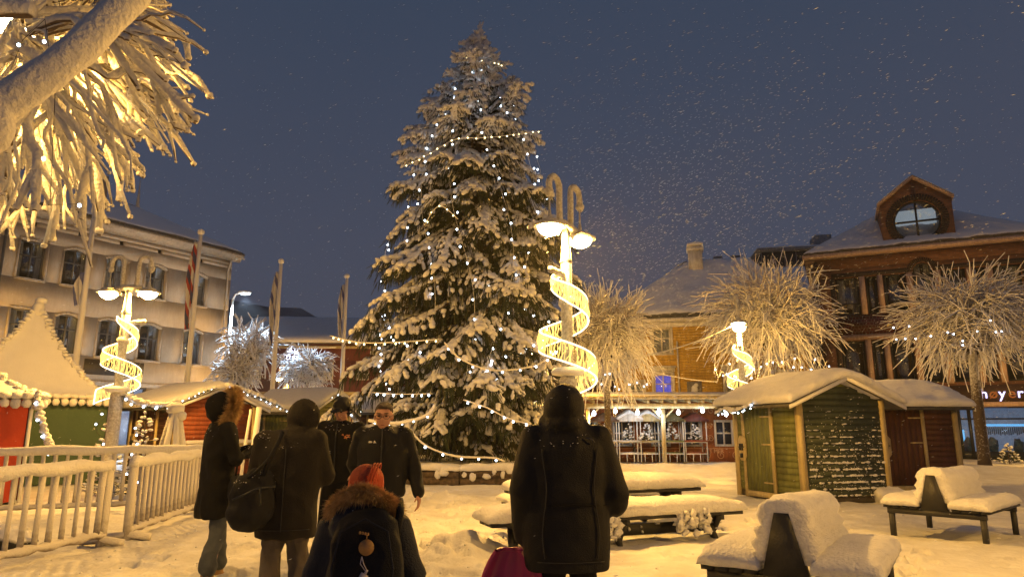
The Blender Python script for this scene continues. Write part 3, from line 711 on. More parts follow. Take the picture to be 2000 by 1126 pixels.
m = MB(); m.b2((5.2, -.1, 2.53), (9.1, -.003, 3.3)); sb = m.build('sign_board', paint('brown_sign', (.06, .03, .02)), kb, smooth=False)
NEON = mat('neon_letters', (.7, .7, 1), .4, emit=(.42, .48, 1.0), estr=1.9)
NEONR = mat('unlit_letters', (.35, .14, .07), .6)
xx = 6.30
for ch_, w_ in (('h', .34), ('ø', .36), ('y', .35), ('e', .33), ('r', .26)):
    text_obj('sign_letter', ch_, NEONR if ch_ in 'øe' else NEON, sb, (xx, -.14, 2.70), .60, .02); xx += w_

# ================================================================== street lamps
def make_lamp():
    L = thing('street_lamp', 'x', 'street lamp', (0, 0, 0), 0, 'twin globe street lamps round the square')
    m = MB()
    m.tube([(0, 0, -.05), (0, 0, .25), (0, 0, .3), (0, 0, 2.05), (0, 0, 2.12)], [.16, .15, .125, .12, .09], 14, rn=.06)
    m.tube([(0, 0, 2.1), (0, 0, 3.72), (0, 0, 3.74)], [.085, .08, .07], 12, rn=.22)
    m.tube([(0, 0, 3.73), (0, 0, 3.8), (0, 0, 4.28)], [.095, .075, .05], 12, rn=.15)
    m.build('pole', FROST, L)
    m = MB(); m.tube([(-.27, 0, 4.27), (-.1, 0, 4.29), (.1, 0, 4.29), (.27, 0, 4.27)], [.055, .07, .07, .055], 10, rn=.35)
    m.ell((-.2, 0, 4.18), (.03, .03, .07)); m.ell((.2, 0, 4.17), (.03, .03, .08)); m.build('crossbar', FROST, L)
    for sg in (-1, 1):
        m = MB(); pts = [(sg * .15, 0, 4.29), (sg * .155, 0, 4.55), (sg * .16, 0, 4.80)]
        for i in range(1, 11):
            a = math.pi * i / 10; pts.append((sg * (.29 - .13 * math.cos(a)), 0, 4.82 + .14 * math.sin(a)))
        pts.append((sg * .425, 0, 4.72))
        m.tube(pts, .046, 10, rn=.3, seed=sg); m.ell((sg * .43, 0, 4.68), (.065, .06, .07), nse=.4); m.tube([(sg * .42, 0, 4.70), (sg * .50, 0, 4.72)], .028, 8, rn=.3)
        m.build('crook', FROST, L)
        b = MB(); b.lathe([(.02, .22), (.03, .12), (.11, .05), (.235, .0), (.24, -.03), (.15, -.02)], (sg * .42, 0, 4.2), 20)
        b.tube([(sg * .42, 0, 4.3), (sg * .42, 0, 4.66)], .012, 6); b.ell((sg * .42, 0, 4.24), (.15, .15, .05), nse=.3)
        h = b.build('lamp_hood', FROST, L)
        g = MB(); g.lathe([(.175, 0), (.172, -.035), (.15, -.075), (.105, -.11), (.05, -.13), (.005, -.135)], (sg * .42, 0, 4.175), 20); g.build('lamp_bowl', BOWL, h)
        light('lamp_light', (sg * .42, 0, 4.0), LAMP_W, WARM, .06, h)
    m = MB(); m.tube([(.03, 0, 3.52), (.2, .0, 3.55), (.42, 0, 3.56)], [.035, .05, .05], 8, rn=.25); m.build('side_bracket', FROST, L)
    m = MB(); m.tube([(.02, 0, 2.5), (.17, 0, 2.48)], [.04, .05], 8, rn=.3); m.build('side_bracket', FROST, L)
    m = MB(); m.tube([(-.02, 0, 3.22), (.03, 0, 3.08)], [.11, .10], 10, rn=.4); m.build('snow', FROST, L)
    m = MB(); m.lathe([(.09, 0), (.22, .02), (.24, .07), (.18, .12), (.08, .13)], (0, 0, 2.1), 16); m.build('snowy_collar', SNOW, L)
    # spiral of light: two glowing ropes joined by a curtain of threads
    n = 84; up = []; lo = []
    for i in range(n + 1):
        t = i / n; a = -2.2 + t * 2 * math.pi * 1.9; r = .17 + .22 * min(1, t * 1.6); z = 3.62 - 1.62 * t
        w = .14 * min(1, .25 + t * 3)
        up.append(Vector((r * math.cos(a), r * math.sin(a), z + w))); lo.append(Vector((r * 1.03 * math.cos(a), r * 1.03 * math.sin(a), z - w)))
    m = MB(); m.tube(up, .011, 6, rn=.2); m.tube(lo, .011, 6, rn=.2)
    m.tube([up[-1], lo[-1]], .014, 6); m.tube([up[0], lo[0]], .014, 6); sp = m.build('light_spiral', TUBE, L)
    m = MB(); rr = random.Random(3)
    for i in range(int(n * 2.4)):
        if rr.random() < .06: continue
        f = i / 2.4; k = int(f); t = f - k; k2 = min(k + 1, n); a = up[k].lerp(up[k2], t); b = lo[k].lerp(lo[k2], t)
        q = a.lerp(b, rr.uniform(.3, .7)) + Vector((rr.uniform(-.035, .035), rr.uniform(-.035, .035), 0)); b = b.lerp(lo[max(0, k - 1)], rr.uniform(0, .8))
        m.tube([a, q, b], .0036 + .005 * rr.random(), 4, cap=False)
        if rr.random() < .7: m.ell(a.lerp(b, rr.random()), (.012, .012, .022), 5, 4)
    m.build('light_threads', THREAD, sp)
    return L
lamp0 = make_lamp()
def place(o, label, x, y, rz): o.location = (x, y, 0); o.rotation_euler = (0, 0, rz); o['label'] = label
place(lamp0, 'nearest street lamp, glowing light spiral round its pole, right in front of the big fir', .78, 9.6, R(54 + 180))
copy_tree(lamp0, None, 'street lamp with a light spiral standing beside the white pagoda tents', (-8.07, 14.1, 0), 0)
copy_tree(lamp0, None, 'small street lamp with a light spiral seen above the right green shed', (6.3, 18.8, 0), R(70 + 180))
lb_ = copy_tree(lamp0, None, 'street lamp with its glow showing through the overhanging snowy boughs', (-3.85, 4.2, 0), R(5))
for c_ in lb_.children_recursive:
    if c_.type == 'LIGHT': c_.data = c_.data.copy(); c_.data.energy = 260          # dimmed to keep the boughs near it from blowing out
copy_tree(lamp0, None, 'distant street lamp right of the bluish white frosty tree', XZ(537, 0, 40) + Vector((.4, 0, 0)), R(10))
copy_tree(lamp0, None, 'distant street lamp in front of the dark red building, left of the big fir', XZ(618, 0, 40) + Vector((-.4, 0, 0)), R(-30))

copy_tree(lamp0, None, 'added street lamp out of view at the far right beside the brick building', (19.6, 23.5, 0), R(20))  # extra lamp added off frame to warm the brick facade and its tree
copy_tree(lamp0, None, 'added street lamp hidden behind the right side of the big fir', (1.1, 25.3, 0), R(10))  # added out of sight to light the pergola and yellow house
copy_tree(lamp0, None, 'added street lamp out of view at the far left before the beige building', (-20.4, 24.5, 0), R(30))  # added beyond the left edge to brighten the beige facade and tents
copy_tree(lamp0, None, 'added street lamp out of view to the right of the benches', (6.8, 3.4, 0), R(-30))  # unseen lamp added to lift the benches and the snow at the right
pl = thing('street_light', 'tall thin street light with a cold bluish white head beside the beige building', 'street light', P(445, 700, 32).xy.to_3d())
h = P(470, 577, 32); base = pl.location; m = MB()
bx = h.x - .55 - base.x
m.tube([(0, 0, 0), (0, 0, 4), (0, 0, 7.4)], [.09, .08, .055], 8); m.tube([(0, 0, 7.35), (.12, 0, 7.62), (.4, 0, 7.72)], .045, 8); m.build('pole', FROSTLITE, pl)
m = MB(); m.ell((.55, 0, 7.72), (.33, .16, .09)); hd = m.build('lamp_head', FROSTLITE, pl)
m = MB(); m.ell((.58, 0, 7.66), (.25, .13, .07)); m.build('lamp_glass', mat('cool_lamp_glass', (1, 1, 1), emit=(.65, .92, 1), estr=14), hd)
sl0 = light('lamp_light', (.58, 0, 7.5), 6500, COOL, .12, hd); sl0.data.type = 'SPOT'; sl0.data.spot_size = R(112); sl0.data.spot_blend = .35; sl0.rotation_euler = (0, R(-8), 0)

# ================================================================== flagpoles
def flagpole(label, px_top, px_base, Y, H=8.0, flag=None):
    b = XZ(px_base, 0, Y); t = thing('flagpole', label, 'flagpole', b, 0, 'white flagpoles round the square')
    m = MB(); m.tube([(0, 0, 0), (0, 0, H * .5), (0, 0, H)], [.105, .09, .065], 12, rn=.05); m.build('pole', FROSTLITE, t)
    m = MB(); m.ell((0, 0, H + .07), .12, nse=.15); m.build('finial', SNOW, t)
    if flag:
        m = MB(); top, ln, cols = flag; n = 26; kk = 7; V = []; F = []
        for i in range(n + 1):
            tt = i / n; z = H - top - ln * tt
            for j in range(kk):
                s_ = j / (kk - 1); w = .06 + .22 * (.25 + .75 * math.sin(min(1, tt * 1.5) * math.pi / 2)) * (1 - .45 * tt)
                V.append((-.10 - w * s_ , .09 * math.sin(s_ * 9 + tt * 5), z - .5 * s_ * w))
        F = [(i * kk + j, i * kk + j + 1, (i + 1) * kk + j + 1, (i + 1) * kk + j) for i in range(n) for j in range(kk - 1)]
        m.raw(V, F); o = m.build('flag', cols, t)
        md = o.modifiers.new('t', 'SOLIDIFY'); md.thickness = .012
    return t
def flag_mat(name, c1, c2, c3):
    m = mat(name, c1, .8, .3, 20); n = m.node_tree; b = n.nodes['Principled BSDF']; tcn = n.nodes.new('ShaderNodeTexCoord'); s = n.nodes.new('ShaderNodeSeparateXYZ')
    n.links.new(tcn.outputs['Object'], s.inputs[0]); w = n.nodes.new('ShaderNodeMath'); w.operation = 'SINE'; a = n.nodes.new('ShaderNodeMath'); a.operation = 'MULTIPLY_ADD'; a.inputs[1].default_value = 5
    z = n.nodes.new('ShaderNodeMath'); z.operation = 'MULTIPLY'; z.inputs[1].default_value = 22; n.links.new(s.outputs['X'], z.inputs[0])
    n.links.new(s.outputs['Z'], a.inputs[0]); n.links.new(z.outputs[0], a.inputs[2]); n.links.new(a.outputs[0], w.inputs[0])
    c = n.nodes.new('ShaderNodeValToRGB'); c.color_ramp.interpolation = 'CONSTANT'; e = c.color_ramp.elements; mr = n.nodes.new('ShaderNodeMapRange'); mr.inputs['From Min'].default_value = -1
    n.links.new(w.outputs[0], mr.inputs[0]); n.links.new(mr.outputs[0], c.inputs[0])
    e[0].color = (*c2, 1); e[1].position = .82; e[1].color = (*c3, 1); q = e.new(.28); q.color = (*c1, 1)
    n.links.new(c.outputs[0], b.inputs['Base Color']); return m
FL1 = flag_mat('red_white_blue_cloth', (.33, .05, .05), (.55, .55, .58), (.05, .06, .16)); FL2 = flag_mat('white_blue_cloth', (.55, .55, .6), (.5, .5, .55), (.08, .1, .3))
flagpole('white flagpole behind the pagoda tent, left of all flagpoles', 155, 120, 20.5, 8, (1.9, 1.0, FL2))
flagpole('white flagpole carrying a long limp red and white flag before the beige building', 381, 349, 23.3, 8.1, (.25, 3.1, FL1))
flagpole('white flagpole with a limp pale flag right of the bluish frosty tree', 542, 522, 27.2, 8, (.35, 3.0, FL2))
flagpole('white flagpole partly hidden by the left boughs of the big fir', 678, 660, 30, 8, (.3, 2.4, FL2))

# ================================================================== the big fir
TX, TY = -1.08, 20.5
NEED = mat('fir_needles', (.045, .062, .020), .75, 0, col2=(.020, .030, .011), vsc=1.6)
NEEDB = mat('fir_shoot', (.10, .085, .035), .8, 0, col2=(.05, .045, .02), vsc=3)
TRK = mat('fir_bark', (.09, .06, .04), .9, .8, 12, var=.4, vsc=8)
def Rz(z):
    k = [(0.3, 1.2), (.9, 2.0), (1.7, 2.7), (2.6, 3.3), (3.7, 3.5), (5, 3.5), (6.2, 3.4), (7.4, 3.2), (8.4, 2.95), (9.4, 2.7), (10.7, 2.2), (11.4, 1.5), (12.1, 1.05), (12.7, .66), (13.2, .38), (13.7, .16), (14.6, .03)]
    for (a, ra), (b, rb) in zip(k, k[1:]):
        if z <= b: return ra + (rb - ra) * max(0, (z - a)) / (b - a)
    return .05
def tuft_template(n=9, L=1.0, seed=0):
    """needled shoot: slim spikes raked backwards round a hanging axis (+x is its direction)"""
    rr = random.Random(seed); V = []; F = []
    for i in range(n):
        t = i / n; x0 = t * .75; a = i * 2.4; r = .20 * (1 - .45 * t); c, s_ = math.cos(a), math.sin(a)
        ax, bx_ = x0, x0 + .30
        base = len(V); w = .07
        V += [(ax, -s_ * w, c * w), (ax, s_ * w, -c * w), (bx_, c * r, s_ * r)]
        F.append((base, base + 1, base + 2))
    base = len(V); V += [(0, .03, 0), (0, -.03, .03), (0, -.0, -.04), (1.0, 0, 0)]; F += [(base, base + 1, base + 3), (base + 1, base + 2, base + 3), (base + 2, base, base + 3)]
    return np.array(V), np.array(F)
def blob_template(n=7, m=5):
    b = MB(); b.ell((0, 0, 0), 1.0, n, m); V = np.concatenate(b.V); F = []
    for f in b.F:
        for q in f: F += [(q[0], q[1], q[2])] + ([(q[0], q[2], q[3])] if len(q) == 4 else [])
    return V, np.array(F)
TUFT, BLOB = tuft_template(11), blob_template()
def mat_axes(p, d, l, w, h=None, up=(0, 0, 1)):
    """4x4 with x axis = d*l, others scaled w,h"""
    x = Vector(d).normalized(); u = Vector(up)
    if abs(x.dot(u)) > .97: u = Vector((1, 0, .1))
    y = u.cross(x).normalized(); z = x.cross(y); h = w if h is None else h
    return [[x.x * l, y.x * w, z.x * h, p.x], [x.y * l, y.y * w, z.y * h, p.y], [x.z * l, y.z * w, z.z * h, p.z], [0, 0, 0, 1]]
def make_fir():
    rr = random.Random(11)
    root = thing('fir_tree', 'very tall snow laden fir tree hung with lights in the middle of the square', 'tree', (TX, TY, 0))
    m = MB(); m.tube([(0, 0, 0), (.03, 0, 3), (.0, .03, 8), (0, 0, 12.5), (0, 0, 14.2)], [.27, .23, .15, .05, .02], 12, rn=.1); m.build('trunk', TRK, root)
    limb = MB(); GM = []; SM = []; BM = []
    N = 250
    for i in range(N):
        t = i / (N - 1); z0 = .9 + 13.1 * t ** .92; az = i * 2.39996 + rr.uniform(-.3, .3)
        L = Rz(z0 - .3) * rr.uniform(.82, 1.10) * (1.0 + .46 * noise.noise(Vector((math.cos(az) * 1.5, math.sin(az) * 1.5, z0 * .55))))
        if math.cos(az) > 0: L *= 1 - (.24 if z0 < 8 else .12) * math.cos(az)
        if rr.random() < .12: L *= .7
        if L < .12: L = .12
        dirh = Vector((math.cos(az), math.sin(az), 0)); side = Vector((-dirh.y, dirh.x, 0))
        rise = .15 + .55 * max(0, (z0 - 9) / 5); drop = (.56 - .62 * max(0, (z0 - 9) / 5.5)) * rr.uniform(.6, 1.4)
        if z0 < 2.2: drop *= .55
        pts = []; n = 9
        for k in range(n + 1):
            s_ = k / n
            zz = z0 + L * (rise * s_ - drop * 1.15 * s_ ** 1.7 + .16 * max(0, s_ - .75) * 2)
            pts.append(dirh * (L * s_) + side * (L * .09 * math.sin(s_ * 4 + i)) + Vector((0, 0, max(zz, .25))))
        limb.tube(pts, [.045 * (1 - .85 * k / n) * (L / 3 + .3) for k in range(n + 1)], 5, cap=False)
        dens = max(5, int(L * (6.5 if z0 < 8 else 8.5)))
        def pos(s_):
            f = s_ * n; k = min(int(f), n - 1); return pts[k].lerp(pts[k + 1], f - k), (pts[k + 1] - pts[k]).normalized()
        for j in range(dens):
            s_ = .14 + .86 * (j + rr.random() * .6) / dens
            p, d = pos(min(s_, 1))
            for sg in (-1, 1):
                if rr.random() < .08: continue
                fan = (.30 + .34 * L * (1 - s_) * .75 + .10) * rr.uniform(.7, 1.2) * min(1, .18 + .55 * L)
                dd = (d * rr.uniform(.55, 1.0) + side * sg * rr.uniform(.6, 1.0)).normalized()
                steps = max(2, int(fan / .115)); q = p.copy(); v = dd.copy()
                for k in range(steps):
                    v = (v + Vector((0, 0, -.13 * rr.uniform(.4, 1.7)))).normalized(); q2 = q + v * (fan / steps)
                    tt = s_ * .6 + .4 * k / steps
                    # hanging shoots
                    for _ in range(2):
                        hd = (v * .6 + Vector((rr.uniform(-.35, .35), rr.uniform(-.35, .35), -1.0 if rr.random() < .75 else -.1))).normalized()
                        l = rr.uniform(.14, .34) * (1.35 if z0 < 9.5 else .7 if z0 < 12 else .45) * (1.3 if hd.z < -.7 and z0 < 9 else 1)
                        (GM if rr.random() < .8 else BM).append(mat_axes(q2, hd, l, min(l * .42, .13)))
                    # snow resting on the shoot
                    if rr.random() < (-.05 + .80 * tt + (.22 if z0 > 8.5 else 0)):
                        w = rr.uniform(.032, .062) * (1.35 if tt > .7 else 1); l = rr.uniform(.07, .13)
                        SM.append(mat_axes(q2 + Vector((0, 0, .03)), v + Vector((0, 0, -.15)), l, w * 1.15, w * .9))
                    q = q2
            if rr.random() < .45 + .5 * s_:
                w = rr.uniform(.05, .095) * (.45 + .9 * s_); SM.append(mat_axes(p + Vector((0, 0, .05)), d, rr.uniform(.12, .2), w, w * .8))
                if s_ > .55: SM.append(mat_axes(p + side * rr.uniform(-.12, .12) + Vector((0, 0, .05)), d, rr.uniform(.1, .18), w, w * .75))
        p, d = pts[-1], (pts[-1] - pts[-2]).normalized()
        for _ in range(3):
            v = (d + Vector((rr.uniform(-.4, .4), rr.uniform(-.4, .4), rr.uniform(-.3, .4)))).normalized(); SM.append(mat_axes(p + v * .07, v, .12, .035)); GM.append(mat_axes(p, v, .2, .09))
    for k in range(26):                                         # leader
        z = 13.3 + 1.15 * k / 26; a = k * 2.4; l = .27 * (1 - k / 29); v = Vector((math.cos(a), math.sin(a), .8)).normalized()
        GM.append(mat_axes(Vector((0, 0, z)), v, l, .09)); SM.append(mat_axes(Vector((0, 0, z)) + v * l * .6, v, l * .45, .034)); SM.append(mat_axes(Vector((0, 0, z)) + v * l, v, .06, .042))
    SM.append(mat_axes(Vector((0, 0, 14.45)), Vector((.1, 0, 1)), .22, .03)); SM.append(mat_axes(Vector((.09, 0, 14.5)), Vector((.25, 0, 1)), .2, .026))
    limb.build('limb', TRK, root)
    m = MB(); m.inst(*TUFT, GM); m.build('foliage', NEED, root, smooth=False)
    m = MB(); m.inst(*TUFT, BM); m.build('shoots', NEEDB, root, smooth=False)
    V, F = BLOB; m = MB(); m.inst(V, F, SM)
    for a in m.V:
        k = np.sin(a[:, 0] * 61) * np.cos(a[:, 1] * 57) + np.sin(a[:, 2] * 71); a += .008 * np.c_[k, np.roll(k, 1), k]
    m.build('snow', SNOWF, root)
    print('fir', len(GM), len(SM)); return root
make_fir()

# planter round the fir
pt = thing('planter_ring', 'low log walled planter ring with a thick snow rim under the big fir', 'planter', (TX, TY, 0))
LOG = mat('bark_log', (.13, .09, .06), .9, 1.0, 16, col2=(.045, .032, .022), vsc=12)
nseg = 10
for i in range(nseg):
    a0 = 2 * math.pi * (i + .5) / nseg - .02 * math.pi; a1 = a0 + 2 * math.pi / nseg; r = 3.15
    p0, p1 = Vector((r * math.cos(a0), r * math.sin(a0), 0)), Vector((r * math.cos(a1), r * math.sin(a1), 0))
    m = MB()
    for k, z in enumerate((.10, .27)): m.tube([(p0.lerp(p1, t / 8) + Vector((0, 0, z))) for t in range(9)], .11, 10, rn=.12, seed=i + k)
    m.build('log_wall', LOG, pt)
    m = MB(); e_ = (p1 - p0); nrm = Vector((e_.y, -e_.x, 0)).normalized()
    m.sheet(lambda u, v: p0 + e_ * (u * 1.02 - .01) + nrm * (.17 - .42 * v) + Vector((0, 0, .36)), 30, 9, .17, seed=i, nz=.03, sc=3)
    rr = random.Random(i)
    for _ in range(7): t = rr.random(); m.ell(p0.lerp(p1, t) + nrm * .15 + Vector((0, 0, rr.uniform(.2, .36))), (rr.uniform(.05, .14), .05, rr.uniform(.06, .12)), 8, 6, nse=.5, seed=_)
    m.build('snow', SNOWF, pt)
m = MB(); m.lathe([(3.05, .3), (2.2, .38), (1, .42), (.2, .5)], (0, 0, 0), 32); m.build('snow_bed', SNOW, pt)

# ---- light strings on the fir (each string: wire + bulbs)
def light_string(label, pts, step, bulb=BULB, r=.04, wire=.012, wm=FROSTLITE, group='strings of lights on the big fir', drop=.04, name='light_string', jitter=.03, seed=0):
    pts = [Vector(p) for p in pts]; t = thing(name, label, 'string lights', pts[0], 0, group); o = pts[0]; rr = random.Random(seed)
    m = MB(); m.tube([p - o for p in pts], wire, 5, rn=.3); m.build('wire', wm, t)
    acc = 0; nxt = step * .5; bl = None
    for a, b in zip(pts, pts[1:]):
        L = (b - a).length
        while nxt <= acc + L:
            p = a.lerp(b, (nxt - acc) / L) - o + Vector((rr.uniform(-1, 1) * jitter, rr.uniform(-1, 1) * jitter, -drop))
            if bl is None: k = MB(); k.ell((0, 0, 0), (r, r, r * 1.1), 8, 6); bl = k.build('bulb', bulb, t); bl.location = p
            else: c = bl.copy(); COL.objects.link(c); c.location = p
            nxt += step * rr.uniform(.85, 1.2)
        acc += L
    return t
def down(az, z1, z0, n=30, wob=.12, k=.83, seed=0):
    out = []; rr = random.Random(seed)
    for i in range(n + 1):
        t = i / n; z = z1 + (z0 - z1) * t; a = R(az) + wob * math.sin(t * 7 + seed) ; r = Rz(z) * k + .02
        out.append((TX + r * math.cos(a), TY + r * math.sin(a), z))
    return out
SD = 'cool white light string running down the %s'
for i, (az, z1, z0, w) in enumerate([(-150, 12.6, 6.5, 'left silhouette of the big fir'), (-118, 13.6, 4.4, 'left front of the big fir'), (-97, 12.8, 2.6, 'middle front of the big fir'), (-76, 13.2, 3.0, 'right front of the big fir'), (-45, 12.6, 5.5, 'right flank of the big fir, near the lamp'), (-12, 12.2, 7.2, 'right silhouette of the big fir')]):
    light_string(SD % w, down(az, z1, z0, seed=i, wob=.16, k=.83 if az < -60 and az > -140 else .72), .46, r=.026, jitter=.12, wire=.005, seed=i)
for i, (az, z1, z0, w) in enumerate([(-165, 6.8, 3.0, 'lowest left boughs of the big fir'), (-140, 4.6, 2.4, 'lower left boughs above the capped man'), (-62, 5.2, 2.6, 'lower right boughs beside the lamp spiral')]):
    light_string('short cool light string among the ' + w, down(az, z1, z0, 14, wob=.35, seed=i + 9), .30, r=.028, jitter=.14, wire=.005, seed=i + 9)
def swag(pxs, Y): return [P(x, y, Y if not hasattr(Y, '__len__') else Y[i]) for i, (x, y) in enumerate(pxs)]
def smooth_path(p, n=8):
    out = []
    for i in range(len(p) - 1):
        a = p[max(i - 1, 0)]; b = p[i]; c = p[i + 1]; d = p[min(i + 2, len(p) - 1)]
        for k in range(n):
            t = k / n; out.append(.5 * ((2 * b) + (c - a) * t + (2 * a - 5 * b + 4 * c - d) * t * t + (3 * b - a - 3 * c + d) * t ** 3))
    return out + [p[-1]]
light_string('upper warm white light swag slanting across the top half of the big fir', smooth_path(swag([(790, 325), (840, 300), (890, 272), (960, 268), (1060, 255)], [18.6, 18.0, 17.9, 18.0, 18.9])), .22, BULBW, .020, drop=.01, seed=21)
light_string('warm white light swag near the very top of the big fir', smooth_path(swag([(905, 112), (945, 118), (985, 128)], [19.6, 19.4, 19.9])), .2, BULBW, .018, drop=.01, seed=22)
light_string('short warm white light swag in the middle of the big fir', smooth_path(swag([(828, 440), (858, 402), (895, 428)], [17.3, 17.2, 17.4])), .25, BULBW, .018, drop=.01, seed=23)
SW = 'snow caked light swag '
light_string(SW + 'at the left of the big fir, level with its lowest boughs', smooth_path(swag([(645, 655), (700, 668), (770, 668), (858, 662)], [17.8, 17, 16.6, 16.7])), .26, BULBW, .022, .016, seed=24)
light_string(SW + 'sagging across the lower middle of the big fir', smooth_path(swag([(868, 668), (900, 700), (960, 722), (1035, 716), (1070, 700)], [16.4, 16.2, 16.2, 16.4, 16.5])), .36, BULB, .022, .022, seed=25)
light_string(SW + 'above the head of the man with glasses', smooth_path(swag([(728, 766), (780, 769), (845, 768)], [16.6, 16.5, 16.4])), .2, BULB, .024, .012, seed=26)
light_string(SW + 'right of the man with glasses, reaching down to the planter', smooth_path(swag([(795, 830), (830, 868), (890, 890), (960, 893), (985, 900)], [16.5, 16.4, 16.3, 16.4, 16.6])), .40, BULB, .024, .024, seed=27)
light_string(SW + 'lying over the low right boughs of the big fir', smooth_path(swag([(905, 780), (950, 795), (990, 815), (1035, 828)], [16.4, 16.2, 16.2, 16.3])), .3, BULB, .022, .018, seed=28)
light_string('thick snow covered cable of lights arching from the tents to the big fir', smooth_path(swag([(720, 820), (770, 826), (830, 812), (850, 790)], [17.2, 17, 16.8, 16.8])), .35, BULB, .02, .045, seed=29)

# ================================================================== pollarded frosty trees
def frosty_tree(label, base, H, Rr, N, seed, squash=.95, group=None, tr=.13, tw=(.021, .012), spiky=.35, m_=None, lean=(0, 0)):
    rr = random.Random(seed); t = thing('pollarded_tree', label, 'tree', (base[0], base[1], 0), 0, group)
    zc = H; cx, cy = lean
    m = MB(); m.tube([(0, 0, -.05), (.03, .02, .6), (cx * .4, cy * .4, zc * .45), (cx, cy, zc - Rr * .35)], [tr * 1.15, tr, tr * .85, tr * .75], 10, rn=.25, seed=seed); m.build('trunk', BARK, t)
    lm = MB(); kn = []
    for i in range(9):
        a = i * 2.4; e_ = rr.uniform(-.5, 1.1); l = Rr * rr.uniform(.2, .45)
        d = Vector((math.cos(a) * math.cos(e_), math.sin(a) * math.cos(e_), math.sin(e_))); p0 = Vector((cx, cy, zc - Rr * .4)); p1 = p0 + d * l + Vector((0, 0, Rr * .25))
        lm.tube([p0, p0.lerp(p1, .5) + Vector((0, 0, -.05)), p1], [tr * .6, tr * .45, tr * .5], 7, rn=.3); kn.append(p1)
    lm.build('limb', BARK, t)
    c = MB()
    for i in range(N):
        p0 = kn[i % len(kn)] + Vector((rr.gauss(0, .13), rr.gauss(0, .13), rr.gauss(0, .13))) * Rr; z = rr.uniform(-.95, 1); a = rr.uniform(0, 2 * math.pi); s_ = math.sqrt(1 - z * z)
        d = Vector((s_ * math.cos(a), s_ * math.sin(a), z)); cen = Vector((cx, cy, zc))
        end = cen + Vector((d.x * Rr, d.y * Rr, d.z * Rr * squash)) * rr.uniform(.55, 1.1) * (1 + .22 * noise.noise(d * 2.2 + Vector((seed, 0, 0))))
        n = 6; L = (end - p0).length; pts = []
        for k in range(n + 1):
            s2 = k / n; up_ = Vector((d.x * .5, d.y * .5, 1)) * L * ((.17 if d.z < .6 else .04) * math.sin(math.pi * s2 ** .85)) - Vector((0, 0, 1)) * L * (.07 if d.z < .4 else 0) * s2 ** 2.5
            wob = noise.noise_vector(Vector((i * .37, s2 * 2.4, seed))) * L * .15
            pts.append(p0.lerp(end, s2) + up_ + wob * s2)
        q = rr.uniform(.75, 1.35)
        c.tube(pts, [(tw[0] + (tw[1] - tw[0]) * k / n) * q for k in range(n + 1)], 4, cap=False)
        for _f in range(2):
            k = rr.randint(2, 4); v = (pts[k + 1] - pts[k]).normalized(); b = pts[k]; dv = (v + Vector((rr.uniform(-.7, .7), rr.uniform(-.7, .7), rr.uniform(-.5, .5)))).normalized(); l = L * rr.uniform(.18, .35)
            c.tube([b, b + dv * l * .5 + Vector((0, 0, -.01)), b + dv * l + Vector((0, 0, -.05))], [tw[1] * 1.3, tw[1] * 1.1, tw[1] * .8], 4, cap=False)
    c.build('crown', m_ or SNOWTWIG, t)
    return t
G3 = 'pollarded frosty trees beside the yellow and brick houses'
c = P(1492, 628, 23.6); frosty_tree('round frosty pollarded tree behind the right street lamp, with lights in its lower twigs', c, c.z, 2.5, 780, 1, group=G3)
c = P(1183, 665, 24); frosty_tree('frosty pollarded tree between the big fir and the yellow house', c, c.z, 1.95, 700, 2, squash=1.2, group=G3)
c = P(1893, 640, 21.5); b_ = G(1925, 925); frosty_tree('frosty pollarded tree with its whole trunk visible beside the dark red shed', b_, c.z + .15, 2.4, 760, 3, squash=.84, group=G3, tr=.17, lean=(c.x - b_.x, c.y - b_.y))
c = P(487, 690, 30); frosty_tree('bluish white frosty tree lit by the cold street light', c, c.z + .2, 1.55, 230, 4, squash=.95, group='small frosty trees left of the big fir', tw=(.032, .02), tr=.1)
c = P(462, 735, 29.4); frosty_tree('low bluish frosty tree beside the corner of the beige building', c, c.z, 1.15, 190, 5, group='small frosty trees left of the big fir', tw=(.030, .02), tr=.1)
c = P(598, 722, 31); frosty_tree('pinkish frosty tree under the hanging light star', c, c.z, 1.5, 280, 6, squash=.8, group='small frosty trees left of the big fir', tw=(.028, .016), tr=.1)
for i, (px, py, Y, n, sx_, lab) in enumerate([(1555, 705, 20.2, 26, 60, 'cool light string in the lower twigs of the round tree behind the green shed'), (1440, 725, 20.4, 12, 45, 'short cool light string in the twigs just left of the right street lamp'), (1850, 650, 19.6, 30, 110, 'cool light string through the twigs of the tree beside the brick building'), (1215, 745, 22.4, 14, 60, 'faint cool light string low in the frosty tree beside the yellow house')]):
    rr = random.Random(i); pts = [P(px - sx_ + 2 * sx_ * k / 12, py + rr.uniform(-20, 20) * (1.4 if i == 2 else 1), Y + rr.uniform(-.2, .3)) for k in range(13)]
    light_string(lab, smooth_path(pts, 4), .42, BULB, .020, .006, SNOWTWIG, 'light strings in the frosty trees', .01, jitter=.12, seed=40 + i)

